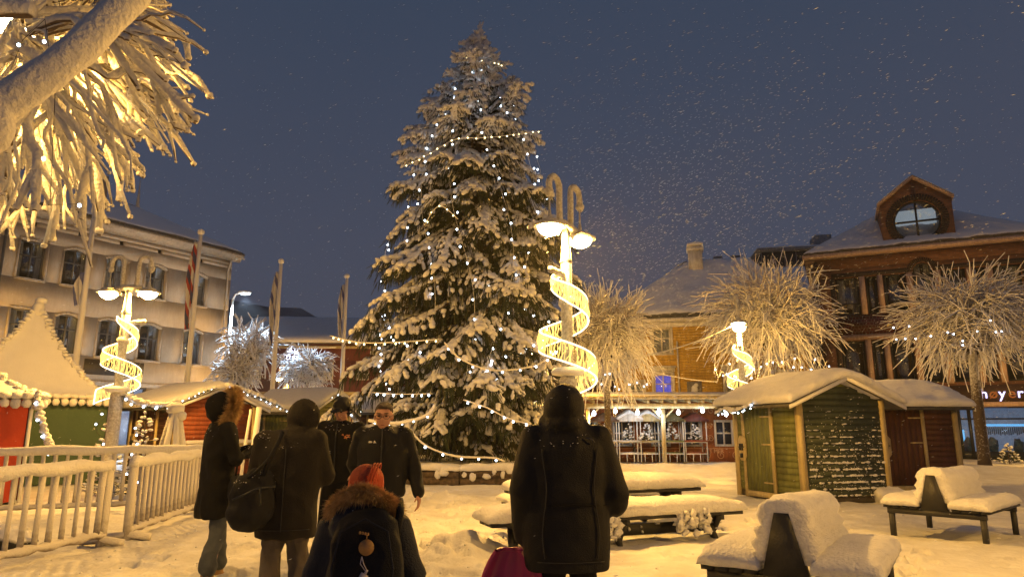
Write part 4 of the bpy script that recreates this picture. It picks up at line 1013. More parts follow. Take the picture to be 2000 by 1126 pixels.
# ================================================================== boughs overhead at the top left
ft = thing('overhanging_tree', 'snow covered tree reaching in over the square from the top left corner', 'tree', (-3.6, 1.9, 0))
O_ = Vector(ft.location)
m = MB(); m.tube([Vector((-3.6, 1.9, -.05)), Vector((-3.58, 1.9, 1.0)), Vector((-3.45, 1.95, 1.9)), Vector((-3.2, 2.0, 2.3))], [.2, .17, .15, .13], 12, rn=.15); m.build('trunk', SNOWBIG, ft, world=True)
lp = smooth_path([Vector((-3.3, 2.0, 2.2)), P(-120, 290, 2.1), P(0, 208, 2.15), P(140, 108, 2.25), P(255, -5, 2.4), P(380, -130, 2.6)], 8)
lp2 = smooth_path([Vector((-3.3, 2.0, 2.25)), P(-200, 60, 2.9), P(-40, 20, 3.2), P(70, 20, 3.3)], 6)
m = MB(); m.tube(lp, [.066 - .010 * i / len(lp) for i in range(len(lp))], 22, rn=.14); m.tube(lp2, [.07 - .03 * i / len(lp2) for i in range(len(lp2))], 10, rn=.2); m.build('limb', SNOWBIG, ft, world=True)
rr = random.Random(5); env = [(-35, 300), (-25, 330), (-12, 300), (0, 330), (10, 385), (20, 425), (28, 440), (36, 430), (44, 395), (52, 380), (60, 420), (66, 445), (72, 460), (80, 475), (88, 445), (97, 425), (112, 440)]
def envr(a):
    for (a0, r0), (a1, r1) in zip(env, env[1:]):
        if a0 <= a <= a1: return r0 + (r1 - r0) * (a - a0) / (a1 - a0)
    return 400
tw = MB(); 
for i in range(340):
    big = i < 115
    a = rr.uniform(-33, 110); Rm = envr(a) * (rr.uniform(.72, 1.0) if (big or rr.random() < .45) else rr.uniform(.3, .85))
    ex, ey = 30 + Rm * math.cos(R(a)), 45 + Rm * math.sin(R(a)) * 1.0
    a2 = a + rr.uniform(-25, 25); r0 = Rm * (rr.uniform(0, .25) if big else rr.uniform(.0, .45)); near = rr.random() < .2; Y0 = rr.uniform(3.3, 3.9) if near else rr.uniform(4.3, 5.6)
    Y1 = Y0 + rr.uniform(-.3, .7)
    s0 = P(30 + r0 * math.cos(R(a2)), 40 + r0 * math.sin(R(a2)), Y0); s1 = P(ex, ey, Y1)
    L = (s1 - s0).length; n = 12; pts = []
    lc = Vector((-3.43, 4.24, 4.0))
    if min((s0.lerp(s1, q) - lc).length for q in (0, .25, .5, .75, 1)) < .45: continue
    for k in range(n + 1):
        t = k / n; wob = noise.noise_vector(Vector((i * .7, t * 2.4, 1))) * L * .2 + noise.noise_vector(Vector((i * .7, t * 7, 5))) * .04
        pts.append(s0.lerp(s1, t) + Vector((0, 0, 1)) * L * .13 * math.sin(t * math.pi) + wob * min(1, t * 3))
    r = (rr.uniform(.022, .040) if big else rr.uniform(.011, .020)) * (.75 if near else 1)
    tw.tube(pts, [r * (1.0 - .25 * k / n + .18 * math.sin(k * 2.1 + i)) * (1 if k < n else .6) for k in range(n + 1)], 9, rn=.5, seed=i)
    tw.ell(pts[-1], r * .80, 8, 6, nse=.4, seed=i)
    for _ in range(3 if big else 1):
        k = rr.randint(3, 10); v = (pts[k + 1] - pts[k]).normalized(); dv = (v + Vector((rr.uniform(-.4, .4), rr.uniform(-.4, .4), rr.uniform(-.5, .25)))).normalized(); l = rr.uniform(.14, .40); b = pts[k]; tw.ell(b + dv * l + Vector((0, 0, -.015)), r * .66, 7, 5, nse=.4, seed=k)
        tw.tube([b, b + dv * l * .5, b + dv * l + Vector((0, 0, -.015))], [r * .8, r * .75, r * .6], 7, rn=.45, seed=i + 500)
tw.build('twigs', SNOWBIG, ft, world=True)
light_string('few cool bulbs tangled in the overhanging boughs at top left', [P(20, 140, 3.1), P(45, 78, 3.1), P(88, 38, 3.1), P(108, 180, 3.0), P(98, 400, 3.0), P(160, 398, 3.0)], .3, BULB, .008, .0015, DARKROOM, None, .01, seed=50)

# ================================================================== market sheds
def boards(mb, x0, x1, z0, z1, y, step=.12, top=None, axis='x', sgn=-1, tilt=4, d=.022):
    """lapped boards; top(x-range)->limits for a gable; axis x: wall in xz plane at y, axis y: wall in yz plane at x=y"""
    z = z0
    while z < z1 - .01:
        a, b = x0, x1
        if top:
            r = top(z + step * .5)
            if r is None: break
            a, b = max(a, r[0]), min(b, r[1])
        if b - a > .05:
            if axis == 'x': mb.box(((a + b) / 2, y + sgn * d * .3, z + step / 2), (b - a, d, step * .97), (R(-tilt) * (1 if sgn < 0 else -1), 0, 0))
            else: mb.box((y + sgn * d * .3, (a + b) / 2, z + step / 2), (d, b - a, step * .97), (0, R(tilt) * (1 if sgn < 0 else -1), 0))
        z += step
def make_shed(label, name, o, rz, wallm, gablem, doorm, W=1.95, L=2.1, eave=1.90, ridge=2.30, snowy=True, stall=False, cat='shed', lights=True, group=None, trim=CREAM, th=.21):
    t = thing(name, label, cat, (o[0], o[1], 0), rz, group)
    m = MB(); m.prism([(0.03, .12), (W - .03, .12), (W - .03, eave), (W / 2, ridge - .03), (.03, eave)], (0, 0, 0), (1, 0, 0), (0, 0, 1), (0, 1, 0), .03, L - .03); m.build('wall', wallm, t, smooth=False)
    # side wall with lapped boards (left, x = 0)
    d0, d1 = .85, 1.72
    s = MB(); boards(s, .1, d0 - .075, .16, eave - .02, 0.012, axis='y'); s.build('side_boards', wallm, t, smooth=False)
    s = MB(); boards(s, d1 + .075, L - .1, .16, eave - .02, 0.012, axis='y'); s.build('side_boards', wallm, t, smooth=False)
    g = MB(); gt = lambda z: (.09, W - .09) if z < eave else ((W / 2) * (z - eave) / (ridge - eave) + .02, W - (W / 2) * (z - eave) / (ridge - eave) - .02) if z < ridge - .06 else None
    boards(g, .09, W - .09, .14 if not stall else .14, ridge, 0.012, axis='x', top=gt, tilt=7, d=.028); g.build('gable_boards', gablem, t, smooth=False)
    m = MB(); boards(m, .05, W - .05, .14, ridge, L - .012, axis='x', top=gt, sgn=1); m.build('rear_boards', wallm, t, smooth=False)
    # corner posts
    for x, y in ((-.02, -.02), (W - .07, -.02), (-.02, L - .07), (W - .07, L - .07)):
        m = MB(); m.b2((x - .008, y - .012, .0), (x + .098, y + .098, eave + (.02 if x < 1 else .02))); m.build('corner_post', trim, t, smooth=False)
    m = MB(); m.b2((.02, .02, .0), (W - .02, L - .02, .119)); m.build('sill_beam', paint('dark_base', (.1, .08, .05)), t, smooth=False)
    # door with vertical planks
    dm = MB(); n = 7; w = (d1 - d0) / n
    for i in range(n): dm.b2((-.03, d0 + i * w + .004, .14), (-.004, d0 + (i + 1) * w - .004, eave - .1))
    dr = dm.build('door', doorm, t, smooth=False)
    f = MB(); f.b2((-.05, d0 - .075, .0), (0, d0 - .002, eave - .02)); f.b2((-.05, d1 + .002, .0), (0, d1 + .075, eave - .02)); f.b2((-.052, d0 - .0755, eave - .098), (0, d1 + .0755, eave - .02)); f.b2((-.048, d0, .02), (0, d1, .13)); f.build('door_frame', trim, dr, smooth=False)
    for z in (.3, 1.05, 1.6):
        f = MB(); f.b2((-.042, d0 - .05, z), (-.031, d0 + .3, z + .03)); f.build('hinge', trim, dr, smooth=False)
    f = MB(); f.prism([(-.13, -.17), (-.05, -.26), (.05, -.26), (.13, -.17), (.13, .17), (.05, .26), (-.05, .26), (-.13, .17)], (0, d1 + .05, .98), (0, 1, 0), (0, 0, 1), (1, 0, 0), -.085, -.053); lk = f.build('lock_plate', trim, dr, smooth=False)
    f = MB(); f.b2((-.12, d1 - .04, .99), (-.086, d1 + .14, 1.01)); f.b2((-.12, d1 - .0, .93), (-.0865, d1 + .02, 1.07)); f.b2((-.12, d1 + .08, .93), (-.0865, d1 + .1, 1.07)); f.b2((-.13, d1 + .02, .78), (-.09, d1 + .08, .87)); f.build('padlock', DARKF, lk, smooth=False)
    if stall:
        c = MB(); c.b2((.05, -.35, .92), (W - .05, -.03, .98)); c.b2((.0, -.36, .78), (W, -.33, .93))
        for i in range(4): x = .3 + i * (W - .6) / 3; c.prism([(x - .28, .78), (x + .28, .78), (x, .5)][::-1], (0, 0, 0), (1, 0, 0), (0, 0, 1), (0, 1, 0), -.36, -.345)
        ct = c.build('counter', trim, t, smooth=False)
        c = MB(); c.sheet(lambda u, v: (.05 + (W - .1) * u, -.36 + .33 * v, .982), 24, 8, .1, seed=3); c.build('snow', SNOWF, ct)
    # roof boards and its snow
    ov, og = .36, .22; dzr = ridge - eave; sl = dzr / (W / 2)
    r = MB()
    for sg in (-1, 1):
        a = (W / 2, ridge + .02); b = (W / 2 + sg * (W / 2 + ov), eave + .02 - sl * ov)
        r.prism([a, b, (b[0], b[1] + .05), (a[0], a[1] + .05)][::sg], (0, 0, 0), (1, 0, 0), (0, 0, 1), (0, 1, 0), -og, L + og)
    rf = r.build('roof', paint('roof_boards', (.10, .09, .07)), t, smooth=False)
    bg2 = MB()
    for sg in (-1, 1):
        a = (W / 2, ridge - .01); b = (W / 2 + sg * (W / 2 + ov), eave - .01 - sl * ov)
        bg2.prism([a, b, (b[0], b[1] + .075), (a[0], a[1] + .08)][::sg], (0, 0, 0), (1, 0, 0), (0, 0, 1), (0, 1, 0), -og - .025, -og - .002)
    bg2.build('bargeboard', FROSTLITE, rf, smooth=False)
    sn = MB(); seed = o[0]
    def roofp(u, v):
        x = (W / 2) + (2 * u - 1) * (W / 2 + ov); x0 = abs(x - W / 2)
        z = ridge + .07 - sl * (math.sqrt(x0 * x0 + .02) - .14)
        return Vector((x, -og - .05 + (L + 2 * og + .1) * v, z - .02))
    sn.sheet(roofp, 60, 44, th, k=10, nz=.016, sc=2.2, seed=seed, out=.30); sn.build('snow', SNOWF, rf)
    if snowy:                                             # snow caught on each board lap
        q = MB(); rr = random.Random(int(abs(seed) * 10)); z = .14
        while z < eave + .3:
            r_ = gt(z + .06)
            if r_ is None: break
            amt = min(1, max(.0, (eave - .1 - z) / 1.2))
            x = r_[0] + .05
            while x < r_[1] - .05:
                l = rr.uniform(.02, .11)
                if rr.random() < amt * (.55 + .6 * noise.noise(Vector((x * 2.5, z * 1.3, seed)))+.2):
                    q.ell((x + l / 2, -.018, z + rr.uniform(.0, .012)), (l * .6, rr.uniform(.008, .02), rr.uniform(.006, .017) * (.6 + amt)), 6, 4)
                x += l * .8
            z += .12
        for _ in range(500):
            x = rr.uniform(.1, W - .1); z = rr.uniform(.14, eave) * rr.uniform(.5, 1); q.ell((x, -.016, z), (rr.uniform(.004, .014), .006, rr.uniform(.003, .008)), 5, 4)
        q.sheet(lambda u, v: (-.1 + .55 * u, -.22 + .25 * v, -.02), 12, 9, .24, nz=.04, sc=5, seed=1); q.sheet(lambda u, v: (W - .35 + .5 * u, -.2 + .24 * v, -.02), 12, 9, .3, nz=.04, sc=5, seed=2)
        q.build('snow', SNOWF, t)
    return t
GRN = paint('olive_green_boards', (.21, .23, .06), rough=.65, var=.25); GRN_SHADED = paint('shaded_green_boards', (.05, .068, .042), rough=.65, var=.25)  # second green is the gable copy, darkened to carry its shade
REDS = paint('dark_red_boards_shed', (.125, .042, .02), rough=.65, var=.25); REDL = paint('orange_red_boards', (.34, .075, .02), rough=.6, var=.2)
green_shed = make_shed('dark green market shed with cream trim, snow caught on its boards, front right', 'market_shed', (5.43, 13.16), R(15.7), GRN, GRN_SHADED, GRN, group='market sheds')
make_shed('dark red market shed with cream trim directly behind the right green shed', 'market_shed', (10.15, 15.9), R(93), REDS, REDS, REDS, W=2.1, group='market sheds')
make_shed('red market stall with an orange front painted as its lit inside left of the hooded people', 'market_stall', (-8.7, 18.0), R(58), REDS, REDL, REDS, W=2.4, L=2.1, eave=1.95, ridge=2.42, snowy=False, stall=True, cat='stall', group='market sheds')  # orange gable boards stand in for the lit interior of the open front
make_shed('green market stall with a snowy roof behind the capped man', 'market_stall', (-6.5, 22.5), R(73), paint('grey_green_boards', (.10, .12, .075)), paint('yellow_green_boards', (.27, .27, .05)), GRN, W=2.4, L=2.2, eave=1.95, ridge=2.5, snowy=False, stall=True, cat='stall', group='market sheds')
make_shed('dark market stall with a snowy roof, farthest of the stalls, beneath the fir', 'market_stall', (-3.9, 25.5), R(62), REDS, REDS, REDS, W=2.5, L=2.4, eave=2.0, ridge=2.55, snowy=False, stall=True, cat='stall', group='market sheds')

def garland(label, pts, r=.07, step=.17, cat='garland', name='garland', group='snow caked garlands between the stalls', seed=0, bulb=BULB, bulbs=True, br=.022):
    pts = [Vector(p) for p in pts]; t = thing(name, label, cat, pts[0], 0, group); o = pts[0]; rr = random.Random(seed)
    m = MB(); m.tube([p - o for p in pts], .03, 6); GMs = []
    for a, b in zip(pts, pts[1:]):
        for _ in range(int((b - a).length / .012)):
            q = a.lerp(b, rr.random()) - o; an = rr.uniform(0, 6.28); ax = (b - a).normalized(); s_ = ax.cross(Vector((0, 0, 1))).normalized()
            v = (s_ * math.cos(an) + Vector((0, 0, 1)) * math.sin(an) - Vector((0, 0, .4)) + ax * rr.uniform(-.4, .4)).normalized(); GMs.append(mat_axes(q, v, r * rr.uniform(1.2, 1.9), r * .8))
    m.inst(*TUFT, GMs); m.build('greenery', NEED, t, smooth=False)
    s = MB()
    for a, b in zip(pts, pts[1:]):
        n = max(2, int((b - a).length / .05))
        for i in range(n):
            q = a.lerp(b, (i + rr.random() * .5) / n) - o + Vector((rr.uniform(-.3, .3) * r, rr.uniform(-.3, .3) * r, r * .5)); w = r * rr.uniform(.7, 1.25)
            s.ell(q, (w * 1.1, w, w * .8), 8, 6, nse=.3, seed=i)
    s.build('snow', SNOWF, t)
    if bulbs:
        bl = None; acc = 0; nxt = step / 2
        for a, b in zip(pts, pts[1:]):
            L = (b - a).length
            while nxt < acc + L:
                p = a.lerp(b, (nxt - acc) / L) - o + Vector((rr.uniform(-.5, .5) * r, -r * 1.1, -r * rr.uniform(.2, .9)))
                if bl is None: k = MB(); k.ell((0, 0, 0), br, 7, 5); bl = k.build('bulb', bulb, t); bl.location = p
                else: c = bl.copy(); COL.objects.link(c); c.location = p
                nxt += step * rr.uniform(.7, 1.3)
            acc += L
    return t
def lw(t, x, y, z): return root_matrix(t) @ Vector((x, y, z))
gs = green_shed
garland('garland with bright bulbs hanging under the left eave of the right green shed', [lw(gs, -.36, 2.25, 1.68), lw(gs, -.36, 1.9, 1.78), lw(gs, -.36, 1.5, 1.72), lw(gs, -.36, 1.0, 1.82), lw(gs, -.36, .9, 1.9)], .055, .13, seed=2, br=.016)
garland('thick snow garland from the left street lamp to the wooden trestle', catenary((-7.95, 14.1, 2.05), (-6.5, 13.6, 1.86), .14), .075, .3, seed=3)
garland('snow garland with lights along the right gable edge of the red stall', catenary((-7.7, 18.6, 2.5), (-6.75, 20.6, 1.95), -.05) + catenary((-6.75, 20.6, 1.95), (-6.35, 22.2, 1.75), .1, 6)[1:], .07, .22, seed=4, br=.015)
garland('snow garland with lights along the near gable edge of the red stall', catenary((-8.65, 17.7, 1.98), (-7.95, 18.5, 2.45), -.02), .05, .16, seed=5, br=.014)
garland('snow garland on the gable edge of the green stall behind the capped man', catenary((-6.6, 22.2, 2.0), (-5.9, 23.4, 2.5), -.02, 6) + catenary((-5.9, 23.4, 2.5), (-5.3, 24.6, 1.95), -.02, 6)[1:], .05, .2, seed=6, br=.015)
garland('sagging bright snow garland between the two men and the fir', catenary((-5.0, 21.2, 1.95), (-3.85, 21.0, 1.9), .55), .07, .3, seed=7)
garland('garland with lights on the gable of the farthest stall', catenary((-4.0, 25.2, 2.05), (-2.7, 26.5, 2.5), -.05), .05, .25, seed=8, br=.015)

# star hanging in an A of garlands
pk = P(572, 672, 30)
ga = garland('tall snow garland forming an upside down V behind the flagpole', [P(528, 735, 30.2), P(550, 700, 30.1), pk, P(600, 707, 30.1), P(628, 745, 30.2)], .06, .5, bulbs=False, seed=9)
st = thing('light_star', 'white glowing eight pointed star hanging at the tip of the V shaped garland', 'star', pk - Vector((0, 0, .42)))
m = MB()
for i in range(8):
    a = math.pi * i / 4; v = Vector((math.cos(a), 0, math.sin(a))); w = Vector((-v.z, 0, v.x)); p = [v * .10, v * .24 + w * .075, v * (.40 if i % 2 == 0 else .34), v * .24 - w * .075, v * .10]
    m.tube(p, .018, 5)
m.build('glow_tube', mat('star_tube', (.8, .85, 1), emit=(.72, .78, 1), estr=2.6), st)
# overhead wires
def wire(label, pts, r, m=FROSTLITE): 
    pts = [Vector(p) for p in pts]; q = MB(); q.tube([p - pts[0] for p in pts], r, 6, rn=.5); o = q.build('overhead_wire', m); o.location = pts[0]; return tag(o, label, 'wire', 'snow caked overhead wires')
wire('snow caked wire from the left bowl of the right street lamp to the frosty tree', catenary(P(1436, 632, 18.4), P(1180, 700, 21), .25), .018)
wire('thin snow caked wire below, crossing the front of the yellow house', catenary(P(1240, 715, 24), P(1400, 745, 23), .1), .014)
wire('snow caked wire from the third flagpole to the big fir', catenary(P(533, 662, 27.2), P(655, 678, 19.5), .12), .022)

# wooden trestle carrying the garland
tr_ = thing('wooden_trestle', 'snow plastered four legged wooden trestle behind the far fence', 'trestle', (-6.55, 13.5, 0))
for dx, dy in ((-.42, -.1), (-.12, -.3), (.28, -.25), (.3, .35)):
    m = MB(); m.tube([(dx, dy, -.02), (dx * .5, dy * .5, .9), (dx * .12, dy * .12, 1.72)], [.06, .055, .05], 8, rn=.3, seed=dx); m.build('leg', FROSTLITE if dx > -.3 else FROST, tr_)
m = MB(); m.ell((0, 0, 1.76), (.17, .15, .12), 12, 8, nse=.5); m.ell((.12, 0, 1.62), (.1, .1, .09), nse=.5); m.build('snow', SNOWF, tr_)
tr2 = thing('snowy_post', 'snow plastered post with a drooping side bar right of the red stall', 'post', XZ(487, 0, 15.5))
m = MB(); m.tube([(0, 0, 0), (.03, 0, .8), (.08, 0, 1.85)], [.075, .07, .06], 8, rn=.3); m.build('post', FROSTLITE, tr2)
m = MB(); m.tube([(-.22, 0, 0), (-.18, 0, .9), (-.1, 0, 1.8)], [.04, .035, .03], 8, rn=.4); m.build('side_bar', FROSTLITE, tr2)

# ================================================================== pagoda tents
def tent(label, c, rz, h, eave, peak, walls, seed, snow_seam=True):
    t = thing('pagoda_tent', label, 'tent', (c[0], c[1], 0), rz, 'white pagoda tents with snowy roofs')
    def prof(s_): return eave + (peak - eave) * ((1 - s_) ** 1.9 * .80 + (1 - s_) * .20)
    m = MB(); n = 22; kk = 13; V = []; F = []
    for side in range(4):
        a = side * math.pi / 2; ex, ey = math.cos(a), math.sin(a)
        b0 = len(V)
        for i in range(n + 1):
            s_ = i / n
            for j in range(kk):
                w = -1 + 2 * j / (kk - 1); r = h * s_ * 1.04 + .05; z = prof(s_) - .07 * (1 - w * w) * math.sin(math.pi * s_) + (0.02 * noise.noise(Vector((w * 3, s_ * 4, seed + side))))
                x, y = w * r, -r; V.append((x * ex - y * ey, x * ey + y * ex, z + .06 * s_))
        F += [(b0 + i * kk + j, b0 + (i + 1) * kk + j, (b0 + (i + 1) * kk + j + 1), b0 + i * kk + j + 1) for i in range(n) for j in range(kk - 1)]
    m.raw(V, F); rf = m.build('canopy', SNOW, t)
    s = MB(); rr = random.Random(seed)
    s.tube([(0, 0, peak - .35), (0, 0, peak + .05), (.03, 0, peak + .16)], [.17, .13, .10], 12, rn=.3); s.ell((.06, 0, peak + .2), (.15, .14, .10), nse=.3)
    for side in range(4):                                       # hip seams and scalloped valance loaded with snow
        a = side * math.pi / 2; ex, ey = math.cos(a), math.sin(a)
        for k in range(34):
            s_ = .04 + .96 * k / 34; r = h * s_ * 1.04 + .05; x, y = r, -r; z = prof(s_) + .04
            s.ell((x * ex - y * ey + rr.uniform(-.03, .03), x * ey + y * ex + rr.uniform(-.03, .03), z), (rr.uniform(.05, .11), rr.uniform(.05, .11), rr.uniform(.035, .07)), 8, 6, nse=.6, seed=k)
        nn = 22
        for k in range(nn):
            w = -1 + 2 * (k + .5) / nn; r = h * 1.06 + .05; x, y = w * r, -r - .01
            s.ell((x * ex - y * ey, x * ey + y * ex, eave - .12), (h / nn * 1.08, h / nn * 1.08, rr.uniform(.085, .11)), 8, 6, nse=.3, seed=k)
            s.ell((x * ex - y * ey, x * ey + y * ex, eave + .03), (h / nn * 1.5, h / nn * 1.5, rr.uniform(.06, .09)), 8, 6, nse=.4, seed=k + 50)
    s.build('snow', SNOWF, rf)
    for k, wm in enumerate(walls):
        a = k * math.pi / 2; ex, ey = math.cos(a), math.sin(a); b = MB(); N = 30; V = []
        for i in range(N + 1):
            w = -.97 + 1.94 * i / N; x, y = w * h, -h - .012 * math.sin(i * 1.3); 
            V += [(x * ex - y * ey, x * ey + y * ex, .02), (x * ex - y * ey, x * ey + y * ex, eave - .05)]
        b.raw(V, [(2 * i, 2 * i + 2, 2 * i + 3, 2 * i + 1) for i in range(N)]); b.build('side_cloth', wm, t)
    for x in (-h, h):
        for y in (-h, h): b = MB(); b.tube([(x, y, 0), (x, y, eave)], .035, 8, rn=.3); b.build('pole', FROSTLITE, t)
    return t
def splat(name, col, amt):
    m = mat(name, col, .8, .4, 8); n = m.node_tree; b = n.nodes['Principled BSDF']; tcn = n.nodes.new('ShaderNodeTexCoord'); t = n.nodes.new('ShaderNodeTexNoise'); t.inputs['Scale'].default_value = 7; t.inputs['Detail'].default_value = 8; t.inputs['Roughness'].default_value = .72
    r = n.nodes.new('ShaderNodeValToRGB'); r.color_ramp.elements[0].position = amt; r.color_ramp.elements[1].position = amt + .03; r.color_ramp.elements[0].color = (*col, 1); r.color_ramp.elements[1].color = (.75, .75, .76, 1)
    n.links.new(tcn.outputs['Object'], t.inputs['Vector']); n.links.new(t.outputs['Fac'], r.inputs[0]); n.links.new(r.outputs[0], b.inputs['Base Color']); return m
REDC = splat('red_cloth', (.50, .055, .015), .66); GRNC = splat('green_cloth', (.045, .085, .05), .64)
tent('taller pagoda tent with a green side cloth beside the left street lamp', (-13.1, 18.6), R(35), 1.85, 2.15, 4.65, [GRNC, GRNC, GRNC, GRNC], 1)
tent('nearer pagoda tent with a bright red side cloth at the left edge', (-11.85, 13.75), R(40), 1.75, 1.98, 4.1, [REDC, REDC, REDC, REDC], 2)
garland('thick snow garland hanging down the corner between the red and green cloths', [P(72, 768, 13.0), P(76, 800, 13.0), P(84, 830, 13.0), P(90, 860, 13.0), P(108, 890, 13.0)], .065, .3, seed=11)
def shrub(label, base, h, r, seed, name='small_fir', cat='shrub', group=None, dens=130):
    rr = random.Random(seed); t = thing(name, label, cat, base, 0, group); Gm, Sm = [], []
    for i in range(dens):
        f = rr.random() ** .7; a = rr.uniform(0, 6.28); z = h * (1 - f) ; q = Vector((0, 0, z)); v = Vector((math.cos(a), math.sin(a), rr.uniform(-.1, .5))).normalized(); l = r * f * rr.uniform(.6, 1.1) + .05
        Gm.append(mat_axes(q + v * l * .3, v, l, .10)); 
        if rr.random() < .6: Sm.append(mat_axes(q + v * l * .9 + Vector((0, 0, .02)), v, .06, .03))
    m = MB(); m.tube([(0, 0, 0), (0, 0, h)], .02, 5); m.build('stem', TRK, t)
    m = MB(); m.inst(*TUFT, Gm); m.build('foliage', NEED, t, smooth=False)
    m = MB(); m.inst(*BLOB, Sm); m.build('snow', SNOWF, t); return t
shrub('small potted fir with lights just right of the left street lamp', XZ(268, 0, 14.6), 1.7, .55, 3)
shrub('small snowy fir left of the left street lamp base', XZ(198, 0, 14.8), 1.6, .4, 4)
shrub('small snow covered bush before the shop window at the far right', XZ(1972, 0, 27.5), .75, .5, 5, dens=120)
light_string('cool light string tangled in the small fir beside the left street lamp', [XZ(262 + 14 * math.sin(i * 2), .3 + i * .15, 14.2) for i in range(9)], .26, BULB, .02, .004, DARKROOM, None, .08, jitter=.15, seed=61)
light_string('cool light string on the small fir left of the left street lamp', [XZ(196 + 12 * math.sin(i * 2), .5 + i * .16, 14.4) for i in range(9)], .3, BULB, .02, .004, DARKROOM, None, .08, jitter=.15, seed=62)

# ================================================================== fences
def fence(label, a, b, n, top=.98, seed=0, cap=.075):
    a, b = Vector((*a, 0)), Vector((*b, 0)); t = thing('barrier_fence', label, 'fence', a, 0, 'snow caked barrier fences at the left'); L = b - a; d = L.normalized(); o = Vector((0, 0, 0)); rr = random.Random(seed)
    bar = MB(); bar.tube([(0, 0, .14), (0, 0, .5), (0, 0, top - .02)], [.030, .026, .029], 8, rn=.35, seed=seed)
    b0 = None
    for i in range(n):
        p = L * ((i + .5) / n)
        if b0 is None: b0 = bar.build('bar', FROSTBAR, t); b0.location = p
        else: c = b0.copy(); COL.objects.link(c); c.location = p; c.rotation_euler = (0, 0, rr.uniform(0, 6)); c.scale = (rr.uniform(.85, 1.2), rr.uniform(.85, 1.2), 1)
    for s_ in (0, 1):
        p = L * s_; m = MB(); m.tube([p + Vector((0, 0, -.02)), p + Vector((0, 0, .5)), p + Vector((0, 0, top - .04))], [.055, .05, .052], 8, rn=.35, seed=s_ + seed); m.build('end_post', FROSTBAR, t)
        q = Vector((-d.y, d.x, 0)) * .28; m = MB(); m.tube([p - q + Vector((0, 0, .04)), p + Vector((0, 0, .07)), p + q + Vector((0, 0, .04))], .05, 8, rn=.3); m.build('foot', FROSTBAR, t)
    k = 26; pts = [L * (i / k) for i in range(k + 1)]
    m = MB(); m.tube([p + Vector((0, 0, .13)) for p in pts], [.05 * (1 + .25 * math.sin(i * 1.7 + seed)) for i in range(k + 1)], 8, rn=.4); m.build('bottom_rail', FROSTBAR, t)
    m = MB(); m.tube([-d * .05 + Vector((0, 0, top - .06))] + [p + Vector((0, 0, top + .012 * math.sin(i * .9 + seed))) for i, p in enumerate(pts)] + [L + d * .05 + Vector((0, 0, top - .06))], [cap * .7] + [cap * (1 + .12 * math.sin(i * .63 + seed * 2)) for i in range(k + 1)] + [cap * .7], 12, rn=.22, seed=seed); m.build('top_rail', SNOWF, t)
    return t
FROSTBAR = snow_on('snow_caked_bar', (.22, .17, .12), thr=-.62, soft=.35, nsc=16, amt=.6, snowc=(.60, .58, .57))
fence('nearest snow caked fence panel at the left edge', (-5.38, 6.0), (-4.98, 8.72), 15, .95, 1)
fence('snow caked fence panel right behind the woman with the fur trimmed hood', (-4.88, 9.1), (-5.32, 12.3), 18, .97, 2)
fence('farther snow caked fence panel in front of the tents and the left lamp', (-9.6, 10.9), (-5.55, 12.75), 26, 1.02, 3)
fence('snow caked fence panel running off behind the nearest one at the left edge', (-9.7, 7.6), (-7.3, 9.6), 16, .98, 4)
m = MB(); rr = random.Random(9)
for i in range(9): m.ell((rr.uniform(-.5, .5), rr.uniform(-.4, .4), .05), (.22, .2, .16), 10, 7, nse=.5, seed=i)
o = m.build('stone_heap', snow_on('snowy_rock', (.02, .02, .02), thr=.3, soft=.15, nsc=4, amt=.4)); o.location = (-6.35, 8.9, 0); tag(o, 'low heap of dark stones under snow behind the nearest fence panel', 'stones')

